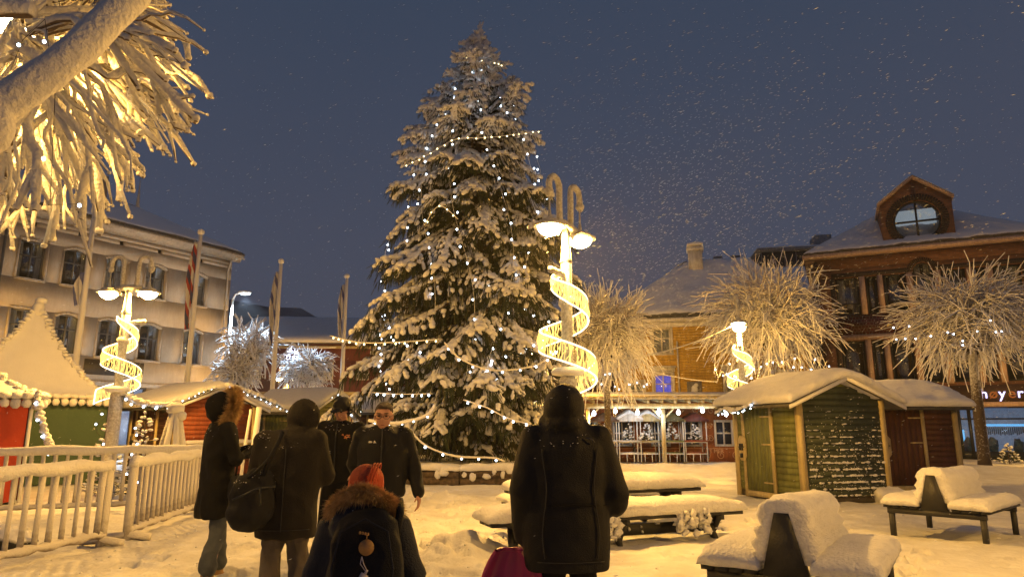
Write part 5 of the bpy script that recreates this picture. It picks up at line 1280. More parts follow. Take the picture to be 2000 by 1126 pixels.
# ================================================================== benches
def slat_bench(label, o, rz, seed):
    """two-sided bench: local x along the bench, y across; end frame at x=0"""
    t = thing('two_sided_bench', label, 'bench', (o[0], o[1], 0), rz, 'two sided snow covered benches'); Lb = 1.36
    for x in (-.045, Lb - .025):
        m = MB(); m.beam((x + .035, -.56, .33), (x + .035, .56, .33), .07, .07); m.beam((x + .035, -.52, -.02), (x + .035, -.52, .32), .06, .06); m.beam((x + .035, .52, -.02), (x + .035, .52, .32), .06, .06)
        m.prism([(-.16, .36), (.16, .36), (.05, .80), (-.05, .80)], (x, 0, 0), (0, 1, 0), (0, 0, 1), (1, 0, 0), 0, .07); m.build('end_frame', BLACKW, t, smooth=False)
    for sg in (-1, 1):
        m = MB()
        for k in range(4): y = sg * (.20 + k * .105); m.b2((-.06, min(y, y + sg * .085), .366), (Lb + .06, max(y, y + sg * .085), .40))
        s = m.build('seat', BLACKW, t, smooth=False)
        m = MB(); m.sheet(lambda u, v: (-.09 + (Lb + .18) * u, sg * (.17 + .45 * v), .402), 44, 18, .14, k=6, nz=.016, sc=3.2, seed=seed + sg, out=.28); m.build('snow', SNOWF, s)
    m = MB()
    for sg in (-1, 1):
        for k in range(3): z = .47 + k * .09; y = sg * (.15 - .03 * k); m.b2((.03, min(y, y + sg * .03), z), (Lb - .03, max(y, y + sg * .03), z + .075))
    bk = m.build('backrest', BLACKW, t, smooth=False)
    # thick snow draped over the back, ribbed where the slats are
    m = MB(); n = 40; prof = [(-.20, .42), (-.262, .46), (-.222, .505), (-.245, .55), (-.198, .60), (-.222, .65), (-.172, .70), (-.195, .76), (-.165, .82), (-.11, .87), (.0, .885), (.11, .87), (.165, .82), (.195, .76), (.172, .70), (.222, .65), (.198, .60), (.245, .55), (.222, .505), (.262, .46), (.20, .42), (.13, .44), (.06, .66), (0, .72), (-.06, .66), (-.13, .44)]
    V = []; k = len(prof)
    for i in range(n + 1):
        u = i / n; x = -.035 + (Lb + .07) * u; e_ = min(u, 1 - u) * (Lb + .07); sc_ = min(1, .80 + .20 * math.sqrt(min(1, e_ / .06)))
        for (y, z) in prof:
            g = noise.noise(Vector((x * 5, y * 9, z * 9 + seed))); g2 = noise.noise(Vector((x * 14, y * 20, z * 20))) + .7 * noise.noise(Vector((x * 30, y * 40, z * 40)))
            cz_ = .60; V.append((x + .01 * g2, y * sc_ * (1 + .05 * g) + .007 * g2, cz_ + (z - cz_) * (sc_ * .5 + .5) + .018 * g + .02 * math.sin(x * 3 + seed)))
    F = [(i * k + j, i * k + (j + 1) % k, (i + 1) * k + (j + 1) % k, (i + 1) * k + j) for i in range(n) for j in range(k)] + [tuple(reversed(range(k))), tuple(n * k + j for j in range(k))]
    m.raw(V, F); m.build('snow', SNOWF, bk); return t
slat_bench('nearest two sided bench buried in snow at the bottom right', (1.95, 5.15), R(57), 1)
slat_bench('two sided bench with thick snow in front of the sheds at the right', (5.40, 9.1), R(42), 2)

AX = Vector((math.cos(R(22)), math.sin(R(22)), 0)); AY = Vector((-AX.y, AX.x, 0)); PO = Vector((-.42, 7.95, 0)) + AX * .22
def slab(nm, x0, x1, y0, y1, z, th, seed, par):
    m = MB(); n = max(2, int((y1 - y0) / .14)); w = (y1 - y0) / n
    for k in range(n): m.b2((x0, y0 + k * w + .006, z - .045), (x1, y0 + (k + 1) * w - .006, z))
    s = m.build(nm, BLACKW, par, smooth=False)
    m = MB(); m.sheet(lambda u, v: (x0 - .05 + (x1 - x0 + .1) * u, y0 - .04 + (y1 - y0 + .08) * v, z + .002), 120, 24, th, k=7, nz=.020, sc=2.6, seed=seed, out=.34); m.build('snow', SNOWF, s)
fb = thing('long_bench', 'long low bench under a thick slab of snow, clumps hanging from its front', 'bench', PO, R(22)); BL = 3.5
slab('seat', 0, BL, 0, .45, .34, .19, 1, fb)
for x in (.34, BL / 2, BL - .34):
    m = MB(); m.beam((x - .1, .03, -.02), (x + .03, .42, .30), .06, .09); m.beam((x + .1, .42, -.02), (x - .03, .03, .30), .06, .09); m.beam((x, .0, .27), (x, .45, .27), .06, .06); m.build('cross_leg', BLACKW, fb, smooth=False)
m = MB(); m.beam((.3, .24, .15), (BL - .3, .24, .15), .05, .13); m.build('stretcher', BLACKW, fb, smooth=False)
m = MB(); rr = random.Random(4)
for x, w in ((1.5, .06), (2.62, .08), (2.85, .07), (2.5, .05), (1.56, .05), (.8, .04)):
    for k in range(16): m.ell((x + rr.uniform(-w, w), -.05 + rr.uniform(-.05, .05), 0.36 - .30 * k / 16 * rr.uniform(.7, 1)), (rr.uniform(.02, .055), rr.uniform(.02, .04), rr.uniform(.02, .055)), 8, 6, nse=.8, seed=k)
for k in range(34): m.ell((rr.uniform(.2, BL - .2), rr.uniform(.17, .22), rr.uniform(.09, .22)), (rr.uniform(.012, .035), .02, rr.uniform(.010, .025)), 7, 5, nse=.6, seed=k)
m.build('snow', SNOWF, fb)
PO2 = PO + AX * .75 + AY * .82; TL = 2.72
pc = thing('picnic_table', 'picnic table under a thick slab of snow behind the long bench', 'picnic table', PO2, R(22))
slab('table_top', 0, TL, 0, .75, .57, .19, 2, pc); slab('seat', .25, TL, 1.1, 1.5, .34, .15, 3, pc)
for x in (.3, TL - .35):
    m = MB(); m.beam((x, .0, .26), (x, 1.45, .26), .06, .09); m.beam((x + .065, -.15, -.02), (x + .065, .6, .51), .06, .09); m.beam((x - .065, 1.0, -.02), (x - .065, .2, .51), .06, .09); m.beam((x, .02, .50), (x, .73, .50), .055, .07); m.build('cross_leg', BLACKW, pc, smooth=False)
m = MB(); m.beam((.3, .4, .22), (TL - .35, .4, .22), .07, .1); m.build('stretcher', BLACKW, pc, smooth=False)

# ================================================================== pergola, gingerbread wall and carts
pg = thing('pergola', 'cream timber pergola with a corrugated roof below the yellow house', 'pergola', (2.0, 27, 0), R(0)); PW = 10.5
for x in (.95, 3.87, 6.8, 9.7):
    m = MB(); m.b2((x - .07, -.07, 0), (x + .07, .07, 2.12)); m.build('post', CREAM, pg, smooth=False)
    for sg in (-1, 1): m = MB(); m.beam((x + sg * .06, 0, 1.75), (x + sg * .42, 0, 2.13), .06, .08, up=(0, 1, 0)); m.build('brace', CREAM, pg, smooth=False)
m = MB(); m.b2((-.1, -.085, 2.125), (PW, .085, 2.32)); m.build('beam', CREAM, pg, smooth=False)
m = MB()
for i in range(20): x = .1 + i * .53; m.beam((x, -.3, 2.38), (x, 2.7, 2.62), .06, .12)
m.build('rafters', CREAM, pg, smooth=False)
m = MB(); m.b2((-.1, -.42, 2.46), (PW, -.385, 2.60)); m.build('fascia', CREAM, pg, smooth=False)
m = MB(); n = 220; V = []
for i in range(n + 1):
    x = -.2 + (PW + .3) * i / n; z = .02 * math.sin(i * 1.9); V += [(x, -.5, 2.56 + z), (x, 2.75, 2.80 + z)]
m.raw(V, [(2 * i, 2 * i + 2, 2 * i + 3, 2 * i + 1) for i in range(n)]); pr = m.build('corrugated_roof', WHITEP, pg)
m = MB(); m.sheet(lambda u, v: (-.15 + (PW + .2) * u, -.36 + 2.9 * v, 2.58 + .22 * v), 60, 14, .10, seed=4, k=14, sc=2); m.build('snow', SNOW, pr)
for i, (px, py) in enumerate([(1160, 807), (1202, 802), (1245, 805), (1287, 803), (1325, 805), (1372, 801), (1418, 808)]):
    p = P(px, py, 26.8); m = MB(); m.ell((0, 0, 0), (.075, .075, .09), 10, 8); m.ell((0, 0, .09), (.03, .03, .04)); o = m.build('hanging_bulb', BULB); o.location = p; light('bulb_light', (0, 0, -.16), 14, COOL, .06, o)
    tag(o, ['globe bulb hanging at the left end of the pergola beam', 'globe bulb hanging second from the left under the pergola', 'globe bulb hanging above the two snowy cart roofs', 'globe bulb hanging just left of the visible pergola post', 'globe bulb hanging just right of the visible pergola post', 'globe bulb hanging above the maroon cart roof', 'globe bulb hanging right of the maroon cart roof beside the green shed'][i], 'light bulb', 'globe bulbs hanging under the pergola')
GING = paint('gingerbread_orange', (.42, .125, .03), rough=.8, var=.35, vsc=3); ICE = paint('icing_paint', (.70, .40, .20), var=.1)
gw = thing('gingerbread_wall', 'orange mural wall painted like gingerbread with white icing swirls under the pergola', 'wall', (2.0, 29.2, 0))
ops = [(a, a + .62, .72, 1.62, 0) for a in (.9, 2.3, 3.9, 5.2, 6.55)]
m = MB(); wall_mb(m, 0, 10.3, 0, 2.75, ops, .15); m.build('wall', GING, gw, smooth=False)
NIGHTP = mat('blue_black_pane', (.02, .03, .06), .15)
for k, (a, b, z0, z1, _) in enumerate(ops):
    m = MB(); t_ = .09
    m.b2((a - t_, -.04, z0 - t_), (a, .03, z1 + t_)); m.b2((b, -.04, z0 - t_), (b + t_, .03, z1 + t_)); m.b2((a, -.04, z1), (b, .03, z1 + t_)); m.b2((a, -.04, z0 - t_), (b, .03, z0))
    m.b2(((a + b) / 2 - .03, -.03, z0), ((a + b) / 2 + .03, .03, z1)); m.b2((a, -.028, (z0 + z1) / 2 - .03), (b, .028, (z0 + z1) / 2 + .03)); f = m.build('window', WHITEP, gw, smooth=False)
    m = MB(); m.b2((a + .001, .05, z0 + .001), (b - .001, .07, z1 - .001)); m.build('pane', NIGHTP, f, smooth=False)
m = MB(); rr = random.Random(8)
def swirl(cx, cz_, r, turns=1.4, a0=0, sg=1):
    pts = []
    for i in range(26):
        t = i / 25; a = a0 + sg * turns * 2 * math.pi * t; q = r * (1 - .85 * t); pts.append((cx + q * math.cos(a), -.012, cz_ + q * math.sin(a)))
    m.tube(pts, .016, 5)
for x in np.arange(.5, 10, .62):
    swirl(x, .25 + .05 * rr.random(), .17, 1.3, rr.uniform(0, 3), 1 if rr.random() < .5 else -1); swirl(x + .3, 2.05 + .08 * rr.random(), .16, 1.3, rr.uniform(0, 3), -1 if rr.random() < .5 else 1)
for x in (1.85, 3.3, 4.85, 6.15, 6.3, 7.45, 7.6, 8.6):
    swirl(x, 1.45, .13, 1.3, 0, 1); swirl(x, .95, .13, 1.3, 2, -1)
m.tube([(0, -.01, .55), (10.3, -.01, .55)], .014, 5); m.build('icing_swirls', ICE, gw)
text_obj('wall_lettering', 'IT MER', ICE, gw, (6.15, -.01, .37), .22, .012)
def cart(label, x, y, rfm, snowy, w=.86, wm=WHITEP, body=None, seed=0):
    t = thing('market_cart', label, 'market cart', (x, y, 0), 0, 'little roofed market carts under the pergola')
    for a in (-1, 1):
        for b in (0, 1): m = MB(); m.b2((a * w / 2 - .018, b * .7 - .018, .05), (a * w / 2 + .018, b * .7 + .018, 1.68)); m.build('post', wm, t, smooth=False)
    m = MB()
    for z in (.35, .8): m.b2((-w / 2 + .019, -.015, z), (w / 2 - .019, .015, z + .035)); m.b2((-w / 2 + .019, .685, z), (w / 2 - .019, .715, z + .035))
    for k in range(1, 3): xx = -w / 2 + w * k / 3; m.b2((xx - .012, -.012, .05), (xx + .012, .012, .349))
    m.build('frame', wm, t, smooth=False)
    m = MB(); m.b2((-w / 2 - .02, -.05, .84), (w / 2 + .02, .75, .90)); m.b2((-w / 2 + .03, .05, .38), (w / 2 - .03, .66, .42)); m.build('table_top', body or wm, t, smooth=False)
    r = MB()
    r.prism([(-w / 2 - .1, 1.64), (w / 2 + .1, 1.64), (w / 2 + .1, 1.68), (0, 2.0), (-w / 2 - .1, 1.68)], (0, 0, 0), (1, 0, 0), (0, 0, 1), (0, 1, 0), -.15, .85); rf = r.build('roof', rfm, t, smooth=False)
    if snowy: s = MB(); s.sheet(lambda u, v: (-w / 2 - .11 + (w + .22) * u, -.17 + 1.04 * v, 2.01 - .33 * abs(2 * u - 1)), 20, 10, .12, seed=seed); s.build('snow', SNOW, rf)
    for sg in (-1, 1):
        m = MB(); m.tube([(sg * (w / 2 + .06), .35 + .3 * math.cos(a), .32 + .3 * math.sin(a)) for a in np.linspace(0, 2 * math.pi, 25)], .02, 6, cap=False)
        for a in range(6): m.tube([(sg * (w / 2 + .06), .35, .32), (sg * (w / 2 + .06), .35 + .29 * math.cos(a * 1.047), .32 + .29 * math.sin(a * 1.047))], .01, 4)
        m.build('wheel', BLACKW, t)
    return t
BRN = paint('brown_roof', (.13, .07, .04)); OLV = paint('olive_roof', (.13, .12, .05)); MAR = paint('maroon_roof', (.15, .035, .03))
carts = [('brown roofed cart at the left end, half hidden by the hooded man', 3.75, BRN, 0, WHITEP), ('left one of the two carts with snow on the roof', 4.72, WHITEP, 1, WHITEP), ('right one of the two carts with snow on the roof', 5.45, CREAM, 1, CREAM), ('olive roofed cart just right of the pergola post', 6.45, OLV, 0, GRN), ('maroon roofed cart nearest the green shed', 7.4, MAR, 0, REDL)]
for i, (lab, x, rm, sn_, bd) in enumerate(carts):
    cart(lab, x, 27.9 + .05 * i, rm, sn_, body=bd, seed=i)
    shrub('little fir on the ' + ['brown roofed cart', 'left snowy cart', 'right snowy cart', 'olive roofed cart', 'maroon roofed cart'][i], (x, 28.2, .9), .65, .28, 70 + i, group='little firs on the market carts', dens=80)
shrub('snow laden little bush standing on the front edge of the right snowy cart', (5.3, 27.8, .9), .3, .25, 80, group='little firs on the market carts', dens=70)

# ================================================================== people
SKIN = mat('skin', (.50, .27, .19), .55, .15, 90, col2=(.44, .22, .15), vsc=14)
BLACKC = mat('black_shell_fabric', (.0055, .0058, .0085), .62, spec=.28, bump=.35, bsc=160, var=.3, vsc=5) if True else mat('x', (.012, .012, .014), .62, .35, 160, var=.3, vsc=5)
BLACK2 = mat('soft_black_cloth', (.0062, .006, .0078), .8, spec=.22, bump=.35, bsc=140, var=.3, vsc=4) if True else mat('x', (.016, .015, .016), .8, .35, 140, var=.3, vsc=4)
TAUPE = mat('charcoal_brown_parka', (.019, .016, .013), .8, .35, 120, spec=.25, var=.3, vsc=4)
NAVY = mat('dark_navy_fabric', (.005, .011, .032), .68, .4, 150, spec=.35, var=.3, vsc=5)
NAVY2 = mat('navy_pack_fabric', (.004, .006, .014), .8, .5, 220, spec=.25, var=.3, vsc=5)
JEANS = mat('faded_jeans', (.085, .10, .125), .85, .4, 170, col2=(.045, .055, .075), vsc=7)
GREYT = mat('grey_wool_trousers', (.12, .10, .085), .9, .4, 150, col2=(.07, .06, .05), vsc=8)
TAN = mat('tan_boot_leather', (.30, .18, .08), .6, .3, 60, var=.3, vsc=9)
FUR = mat('fake_fur', (.75, .52, .24), .8, 0, col2=(.34, .22, .09), vsc=26)
HATM = mat('orange_red_fleece', (.55, .085, .025), .8, .5, 120, var=.2, vsc=5)
HAIRM = mat('dark_brown_hair', (.045, .028, .018), .6, .9, 160)

def limb(mb, pts, rad, n=14, fl=1.0):
    pts = [Vector(p) for p in pts]; mb.tube(pts, rad, n)
    for p, r in zip(pts, rad): mb.ell(p, r * .995, 12, 8)
def rings(mb, rs, n=22, p=2.3):
    """stack of superellipse rings (z, rx, ry, cx, cy)"""
    V = []; F = []; k = len(rs)
    for z, rx, ry, cx, cy in rs:
        for j in range(n):
            a = 2 * math.pi * j / n; c, s = math.cos(a), math.sin(a)
            V.append((cx + rx * math.copysign(abs(c) ** (2 / p), c), cy + ry * math.copysign(abs(s) ** (2 / p), s), z))
    for i in range(k - 1):
        for j in range(n): F.append((i * n + j, i * n + (j + 1) % n, (i + 1) * n + (j + 1) % n, (i + 1) * n + j))
    F.append(tuple(reversed(range(n)))); F.append(tuple(range((k - 1) * n, k * n)))
    return mb.raw(V, F)
def basis(f, up=(0, 0, 1)):
    f = Vector(f).normalized(); x = f.cross(Vector(up)).normalized(); z = x.cross(f); return x, f, z
def head(mb, c, f, s=1.0):
    x, y, z = basis(f); c = Vector(c); rot = Matrix((x, y, z)).transposed()
    def e_(o, r): mb.ell(c + x * o[0] * s + y * o[1] * s + z * o[2] * s, tuple(q * s for q in r), 18, 12, rot)
    e_((0, -.012, .02), (.076, .094, .092)); e_((0, .03, -.035), (.060, .062, .078)); e_((0, .05, -.085), (.034, .034, .026)); e_((0, .088, -.018), (.013, .022, .024)); e_((0, .075, .012), (.011, .02, .03))
    e_((0, .079, .034), (.05, .012, .012)); e_((0, .078, -.055), (.026, .014, .008)); e_((0, .077, -.066), (.022, .013, .007))
    for sg in (-1, 1): e_((sg * .078, -.005, -.01), (.010, .022, .034)); e_((sg * .04, .055, -.028), (.024, .022, .022))
def hand(mb, wrist, d, side, s=1.0, curl=.6, thumb=1):
    """palm, four unequal fingers with two bends, thumb from the side; side = direction across the palm towards the thumb; curl bends to d x side"""
    d = Vector(d).normalized(); sd = (Vector(side) - d * Vector(side).dot(d)).normalized(); nrm = d.cross(sd); w = Vector(wrist)
    rot = Matrix((sd, d, nrm)).transposed(); mb.ell(w + d * .05 * s, (.040 * s, .055 * s, .017 * s), 12, 8, rot); mb.ell(w + d * .015 * s, (.028 * s, .035 * s, .019 * s), 12, 8, rot)
    for k, (o, l) in enumerate(((.029, .072), (.010, .082), (-.009, .076), (-.027, .060))):
        p0 = w + d * .088 * s + sd * o * s; a = curl * (.6 + .1 * k); v1 = d * math.cos(a) + nrm * math.sin(a); v2 = d * math.cos(a * 2.1) + nrm * math.sin(a * 2.1); v3 = d * math.cos(a * 2.8) + nrm * math.sin(a * 2.8)
        p1 = p0 + v1 * l * .45 * s; p2 = p1 + v2 * l * .32 * s; p3 = p2 + v3 * l * .23 * s
        limb(mb, [p0 - d * .02 * s, p1, p2, p3], [.0098 * s, .0092 * s, .0085 * s, .0075 * s], 8)
    t0 = w + d * .03 * s + sd * .028 * s; t1 = t0 + (sd * .8 + d * .7 + nrm * .3).normalized() * .038 * s; t2 = t1 + (sd * .35 + d * .9 + nrm * .5).normalized() * .032 * s
    limb(mb, [t0, t1, t2], [.014 * s, .0115 * s, .009 * s], 8)
def hood(mb, c, f, r, ang=118, th=.028, n=26, m=14):
    """shell round the head, open at the front (f)"""
    x, y, z = basis(f); c = Vector(c); V = []; F = []
    prof = [(a, 0) for a in np.linspace(2, ang, m)] + [(a, 1) for a in np.linspace(ang, 2, m)]
    for a, inn in prof:
        ca, sa = math.cos(R(a)), math.sin(R(a)); q = 1 - inn * th / .13
        for j in range(n):
            b = 2 * math.pi * j / n
            V.append(tuple(c + x * (r[0] * q * sa * math.cos(b)) - y * (r[1] * q * ca) + z * (r[2] * q * sa * math.sin(b))))
    k = len(prof)
    for i in range(k):
        for j in range(n):
            i2 = (i + 1) % k; F.append((i * n + j, i * n + (j + 1) % n, i2 * n + (j + 1) % n, i2 * n + j))
    return mb.raw(V, F)
def fur_ring(pts_dirs, n, l, name, parent, seed=0, w=.0035, thick=.03):
    rr = random.Random(seed); V = []; F = []; N = len(pts_dirs)
    for i in range(n):
        t = rr.random() * N; k = int(t) % N; p, d, ax = pts_dirs[k]; p2, d2, ax2 = pts_dirs[(k + 1) % N]; fr = t - int(t)
        p = Vector(p).lerp(Vector(p2), fr); d = Vector(d).lerp(Vector(d2), fr).normalized(); ax = Vector(ax)
        a = rr.uniform(-1.5, 1.5); v = (d * math.cos(a) + ax * math.sin(a) + Vector((rr.uniform(-.3, .3), rr.uniform(-.3, .3), rr.uniform(-.3, .3)))).normalized()
        q = p + v * thick * rr.uniform(.2, 1); s_ = v.cross(Vector((rr.random(), rr.random(), rr.random()))).normalized() * w; L = l * rr.uniform(.6, 1.2)
        b = len(V); mid = q + v * L * .6 + Vector((0, 0, -.004)); e_ = q + v * L + Vector((rr.uniform(-.01, .01), rr.uniform(-.01, .01), -.012))
        V += [tuple(q - s_), tuple(q + s_), tuple(mid - s_ * .7), tuple(mid + s_ * .7), tuple(e_)]; F += [(b, b + 1, b + 3, b + 2)]; F += [(b + 2, b + 3, b + 4)]
    m = MB(); m.raw(V, F)
    core = [Vector(p) + Vector(d) * thick * .4 for p, d, a in pts_dirs]; m.tube(core + [core[0]], thick * .9, 10, cap=False, rn=.15)
    return m.build(name, FUR, parent, smooth=False)

def make_person(label, loc, rz, H, shoulders, elbows, wrists, feet, headc, face, head_s=1.0, hands=(1, 1), hand_dirs=None, curl=.7, knees=None, group=None):
    t = thing('person', label, 'person', loc, rz, group); s = H / 1.75; B = MB(); hip = .93 * s
    rings(B, [(hip - .06 * s, .14 * s, .09 * s, 0, 0), (hip + .08 * s, .15 * s, .10 * s, 0, 0), (hip + .25 * s, .13 * s, .09 * s, 0, 0), (hip + .42 * s, .165 * s, .105 * s, 0, .0), (hip + .50 * s, .13 * s, .085 * s, 0, 0), (hip + .53 * s, .06 * s, .06 * s, 0, 0)], 18)
    hc = Vector(headc); limb(B, [Vector((0, 0, hip + .48 * s)), hc + Vector((0, 0, -.07 * s))], [.062 * s, .052 * s]); head(B, hc, face, s * head_s)
    for i, sg in enumerate((-1, 1)):
        sh = Vector(shoulders[i]); e_ = Vector(elbows[i]); w = Vector(wrists[i]); limb(B, [Vector((sg * .05, 0, sh.z)), sh, e_, w], [.06 * s, .055 * s, .041 * s, .027 * s])
        if hands[i]:
            d = hand_dirs[i][0] if hand_dirs else (w - e_); sd = hand_dirs[i][1] if hand_dirs else (-sg, .3, 0); hand(B, w, d, sd, s, curl)
        ft = Vector(feet[i]); hp = Vector((sg * .085 * s, 0, hip)); kn = Vector(knees[i]) if knees else hp.lerp(ft, .5) + Vector((0, .03, .02)); an = ft + Vector((0, 0, .08))
        limb(B, [hp, kn, an], [.082 * s, .055 * s, .038 * s]); limb(B, [ft + Vector((0, -.03, .04)), ft + Vector((sg * .02, .14, .03))], [.038 * s, .030 * s])
    b = remesh(B, 'body', SKIN, t, voxel=.0085, smooth=3)
    return t, b
def garment(name, mb, m, parent, voxel=.014, smooth=5, fold=.007, fsc=6, seed=0):
    return remesh(mb, name, m, parent, voxel, smooth, fold, fsc, seed)
def boot(mb, ft, sg, s=1.0, h=.2, r=.058):
    ft = Vector(ft); limb(mb, [ft + Vector((0, 0, h)), ft + Vector((0, 0, .07)), ft + Vector((0, -.02, .05))], [r * s, r * .95 * s, .05 * s]); limb(mb, [ft + Vector((0, .0, .045)), ft + Vector((sg * .02, .11, .042)), ft + Vector((sg * .025, .17, .035))], [.05 * s, .048 * s, .036 * s])
def legs_cloth(feet, H, rt=.10, rk=.078, rb=.07, low=.10, knees=None, flare=0):
    s = H / 1.75; hip = .93 * s; m = MB()
    for i, sg in enumerate((-1, 1)):
        ft = Vector(feet[i]); hp = Vector((sg * .085 * s, 0, hip)); kn = Vector(knees[i]) if knees else hp.lerp(ft, .5) + Vector((0, .03, .02)); limb(m, [hp, kn, ft + Vector((0, 0, low + .06)), ft + Vector((0, 0, low))], [rt * s, rk * s, rb * s, (rb + flare) * s])
    rings(m, [(hip - .1 * s, .16 * s, .115 * s, 0, 0), (hip + .12 * s, .165 * s, .12 * s, 0, 0)]); return m

# -- hooded man seen from behind, right of centre
H = 1.66; s = H / 1.75
loc = XZ(1113, 0, 4.2); sh = [(-.19, 0, 1.33), (.19, 0, 1.33)]
el = [(-.265, -.04, 1.04), (.285, -.02, 1.02)]; wr = [(-.255, .06, .76), (.17, .22, 1.03)]; ft = [(-.12, -.02, 0), (.12, .04, 0)]
hcen = (-.012, .02, 1.525)
p6, b6 = make_person('person seen from behind in a long black hooded parka, right of the middle', loc, R(3), H, sh, el, wr, ft, hcen, (0, 1, -.1), hands=(1, 1), hand_dirs=[((-.05, .05, -1), (0, 1, 0)), ((-.6, .7, .1), (0, 0, 1))])
m = MB(); rings(m, [(.60, .245, .165, -.005, 0), (.66, .25, .165, -.005, 0), (.85, .262, .165, -.01, 0), (1.0, .25, .16, -.01, 0), (1.15, .245, .155, 0, 0), (1.27, .245, .15, 0, .0), (1.34, .215, .13, 0, .0), (1.39, .15, .11, -.005, .01), (1.43, .10, .10, -.01, .02)], 26)
for i in (0, 1): limb(m, [(sh[i][0] * .55, 0, 1.33), sh[i], el[i], Vector(el[i]).lerp(Vector(wr[i]), .93)], [.10, .093, .085, .062])
m.ell((.29, .02, .98), (.085, .09, .10))
hood(m, (-.012, .005, 1.525), (0, 1, -.15), (.128, .145, .142)); m.ell((-.01, -.03, 1.42), (.12, .11, .06)); limb(m, [(-.10, .05, 1.42), (.08, .05, 1.42)], [.07, .07])
pk_ = garment('parka', m, BLACKC, p6, fold=.007, fsc=5, seed=3)
m = MB(); m.tube([(.25 * math.cos(a) - .005, .166 * math.sin(a), .965 + .004 * math.sin(a * 3)) for a in np.linspace(math.pi, 2 * math.pi, 22)], .006, 5); m.build('waist_seam', BLACK2, pk_)
def ontop(o, x, z, yside=-1):
    """point on the outside of mesh o at local x,z looking from -y (or +y)"""
    best = None
    for v in o.data.vertices:
        if abs(v.co.x - x) < .02 and abs(v.co.z - z) < .02 and (best is None or v.co.y * yside > best * yside): best = v.co.y
    return best if best is not None else yside * .15
yy = ontop(pk_, .125, 1.325); LOGO = mat('faded_grey_print', (.06, .06, .065), .6); SEAM = mat('seam_thread', (.022, .022, .024), .8)
m = MB()
for k in range(3): m.tube([(.10 + k * .012, yy - .006, 1.34), (.125 + k * .008, yy - .008, 1.335 - k * .004), (.15, yy - .004, 1.315 - k * .001)], .004, 5)
m.build('printed_emblem', LOGO, pk_)
garment('trousers', legs_cloth(ft, H, .105, .085, .08, .05), BLACK2, p6, fold=.007, seed=4)
m = MB(); boot(m, ft[0], -1); garment('boot', m, BLACKC, p6, .012, 3, 0); m = MB(); boot(m, ft[1], 1); garment('boot', m, BLACKC, p6, .012, 3, 0)
SLED = mat('magenta_plastic', (.36, .03, .13), .35, .1, 20)
hw = root_matrix(p6) @ Vector((-.28, .06, .66))
sl_ = thing('sled', 'magenta plastic sled held upright at the side of the hooded man', 'sled', (hw.x, hw.y, 0), R(-8))
m = MB(); V = []; F = []; nu, nv = 22, 11
for lay in (0, 1):
    for i in range(nu):
        u = i / (nu - 1); z = .70 - .66 * u; wdt = .17 * math.sin(math.pi * (u * .86 + .08)) ** .5 + .02
        for j in range(nv):
            v = -1 + 2 * j / (nv - 1); V.append((v * wdt - .02 - .05 * math.sin(math.pi * u) + (.10 * u), -.05 - .07 * abs(v) ** 4 + .05 * math.cos(u * 3) + lay * .008 + .015 * math.cos(v * 9), z))
for lay in (0, 1):
    b0 = lay * nu * nv
    for i in range(nu - 1):
        for j in range(nv - 1):
            q = (b0 + i * nv + j, b0 + i * nv + j + 1, b0 + (i + 1) * nv + j + 1, b0 + (i + 1) * nv + j); F.append(q if lay else q[::-1])
m.raw(V, F); m.build('shell', SLED, sl_)
m = MB(); e1 = [Vector(V[i * nv]) for i in range(nu)] + [Vector(V[(nu - 1) * nv + j]) for j in range(nv)] + [Vector(V[i * nv + nv - 1]) for i in range(nu - 1, -1, -1)] + [Vector(V[j]) for j in range(nv - 1, -1, -1)]
m.tube(e1, .012, 7, cap=False); m.build('rim', SLED, sl_)

# -- woman with fur trimmed hood looking at a phone, left
H = 1.72; loc = XZ(408, 0, 6.5)
sh = [(-.17, 0, 1.38), (.17, 0, 1.38)]; el = [(-.21, .06, 1.12), (.24, .07, 1.12)]; wr = [(-.03, .30, 1.2), (.10, .33, 1.22)]; ft = [(-.13, .10, 0), (.12, -.06, 0)]; hcen = (0, .03, 1.57); fd = (0, 1, -.22)
p1, b1 = make_person('person in a long black coat with a fur trimmed hood looking at a phone, left', loc, R(-50), H, sh, el, wr, ft, hcen, fd, hand_dirs=[((.5, .8, .1), (0, 0, 1)), ((-.3, .9, .2), (0, 0, 1))], curl=.9)
m = MB(); rings(m, [(.60, .19, .155, 0, -.01), (.64, .20, .16, 0, -.01), (.85, .20, .16, 0, 0), (1.02, .175, .145, 0, 0), (1.2, .19, .145, 0, 0), (1.33, .195, .14, 0, 0), (1.40, .165, .12, 0, 0), (1.45, .10, .10, 0, .01)], 24)
for i in (0, 1): limb(m, [(sh[i][0] * .5, 0, 1.37), sh[i], el[i], Vector(el[i]).lerp(Vector(wr[i]), .9)], [.085, .078, .068, .052])
hood(m, (0, -.005, 1.585), fd, (.130, .165, .155), 104); m.ell((0, .0, 1.46), (.11, .11, .06))
ct1 = garment('coat', m, BLACK2, p1, fold=.013, seed=8)
x, y, z = basis(fd); c = Vector((0, .03, 1.585)); ring = []
for i in range(28):
    b = 2 * math.pi * i / 28; d = x * math.cos(b) + z * math.sin(b); ring.append((c + x * .112 * math.cos(b) + z * .135 * math.sin(b) + y * .015, d, y))
fur_ring(ring, 9000, .085, 'fur_trim', ct1, 1, w=.0026, thick=.018)
garment('trousers', legs_cloth(ft, H, .085, .07, .075, .19, flare=.012), JEANS, p1, fold=.011, seed=5, fsc=9)
for i, sg in enumerate((-1, 1)): m = MB(); boot(m, ft[i], sg, 1, .16); garment('boot', m, TAN, p1, .012, 3, 0)
m = MB(); m.box((-.195, -.02, 1.30), (.003, .05, .03), (0, .2, .5)); m.build('sleeve_badge', mat('pale_badge', (.25, .25, .25)), ct1, smooth=False)
M1 = root_matrix(p1)
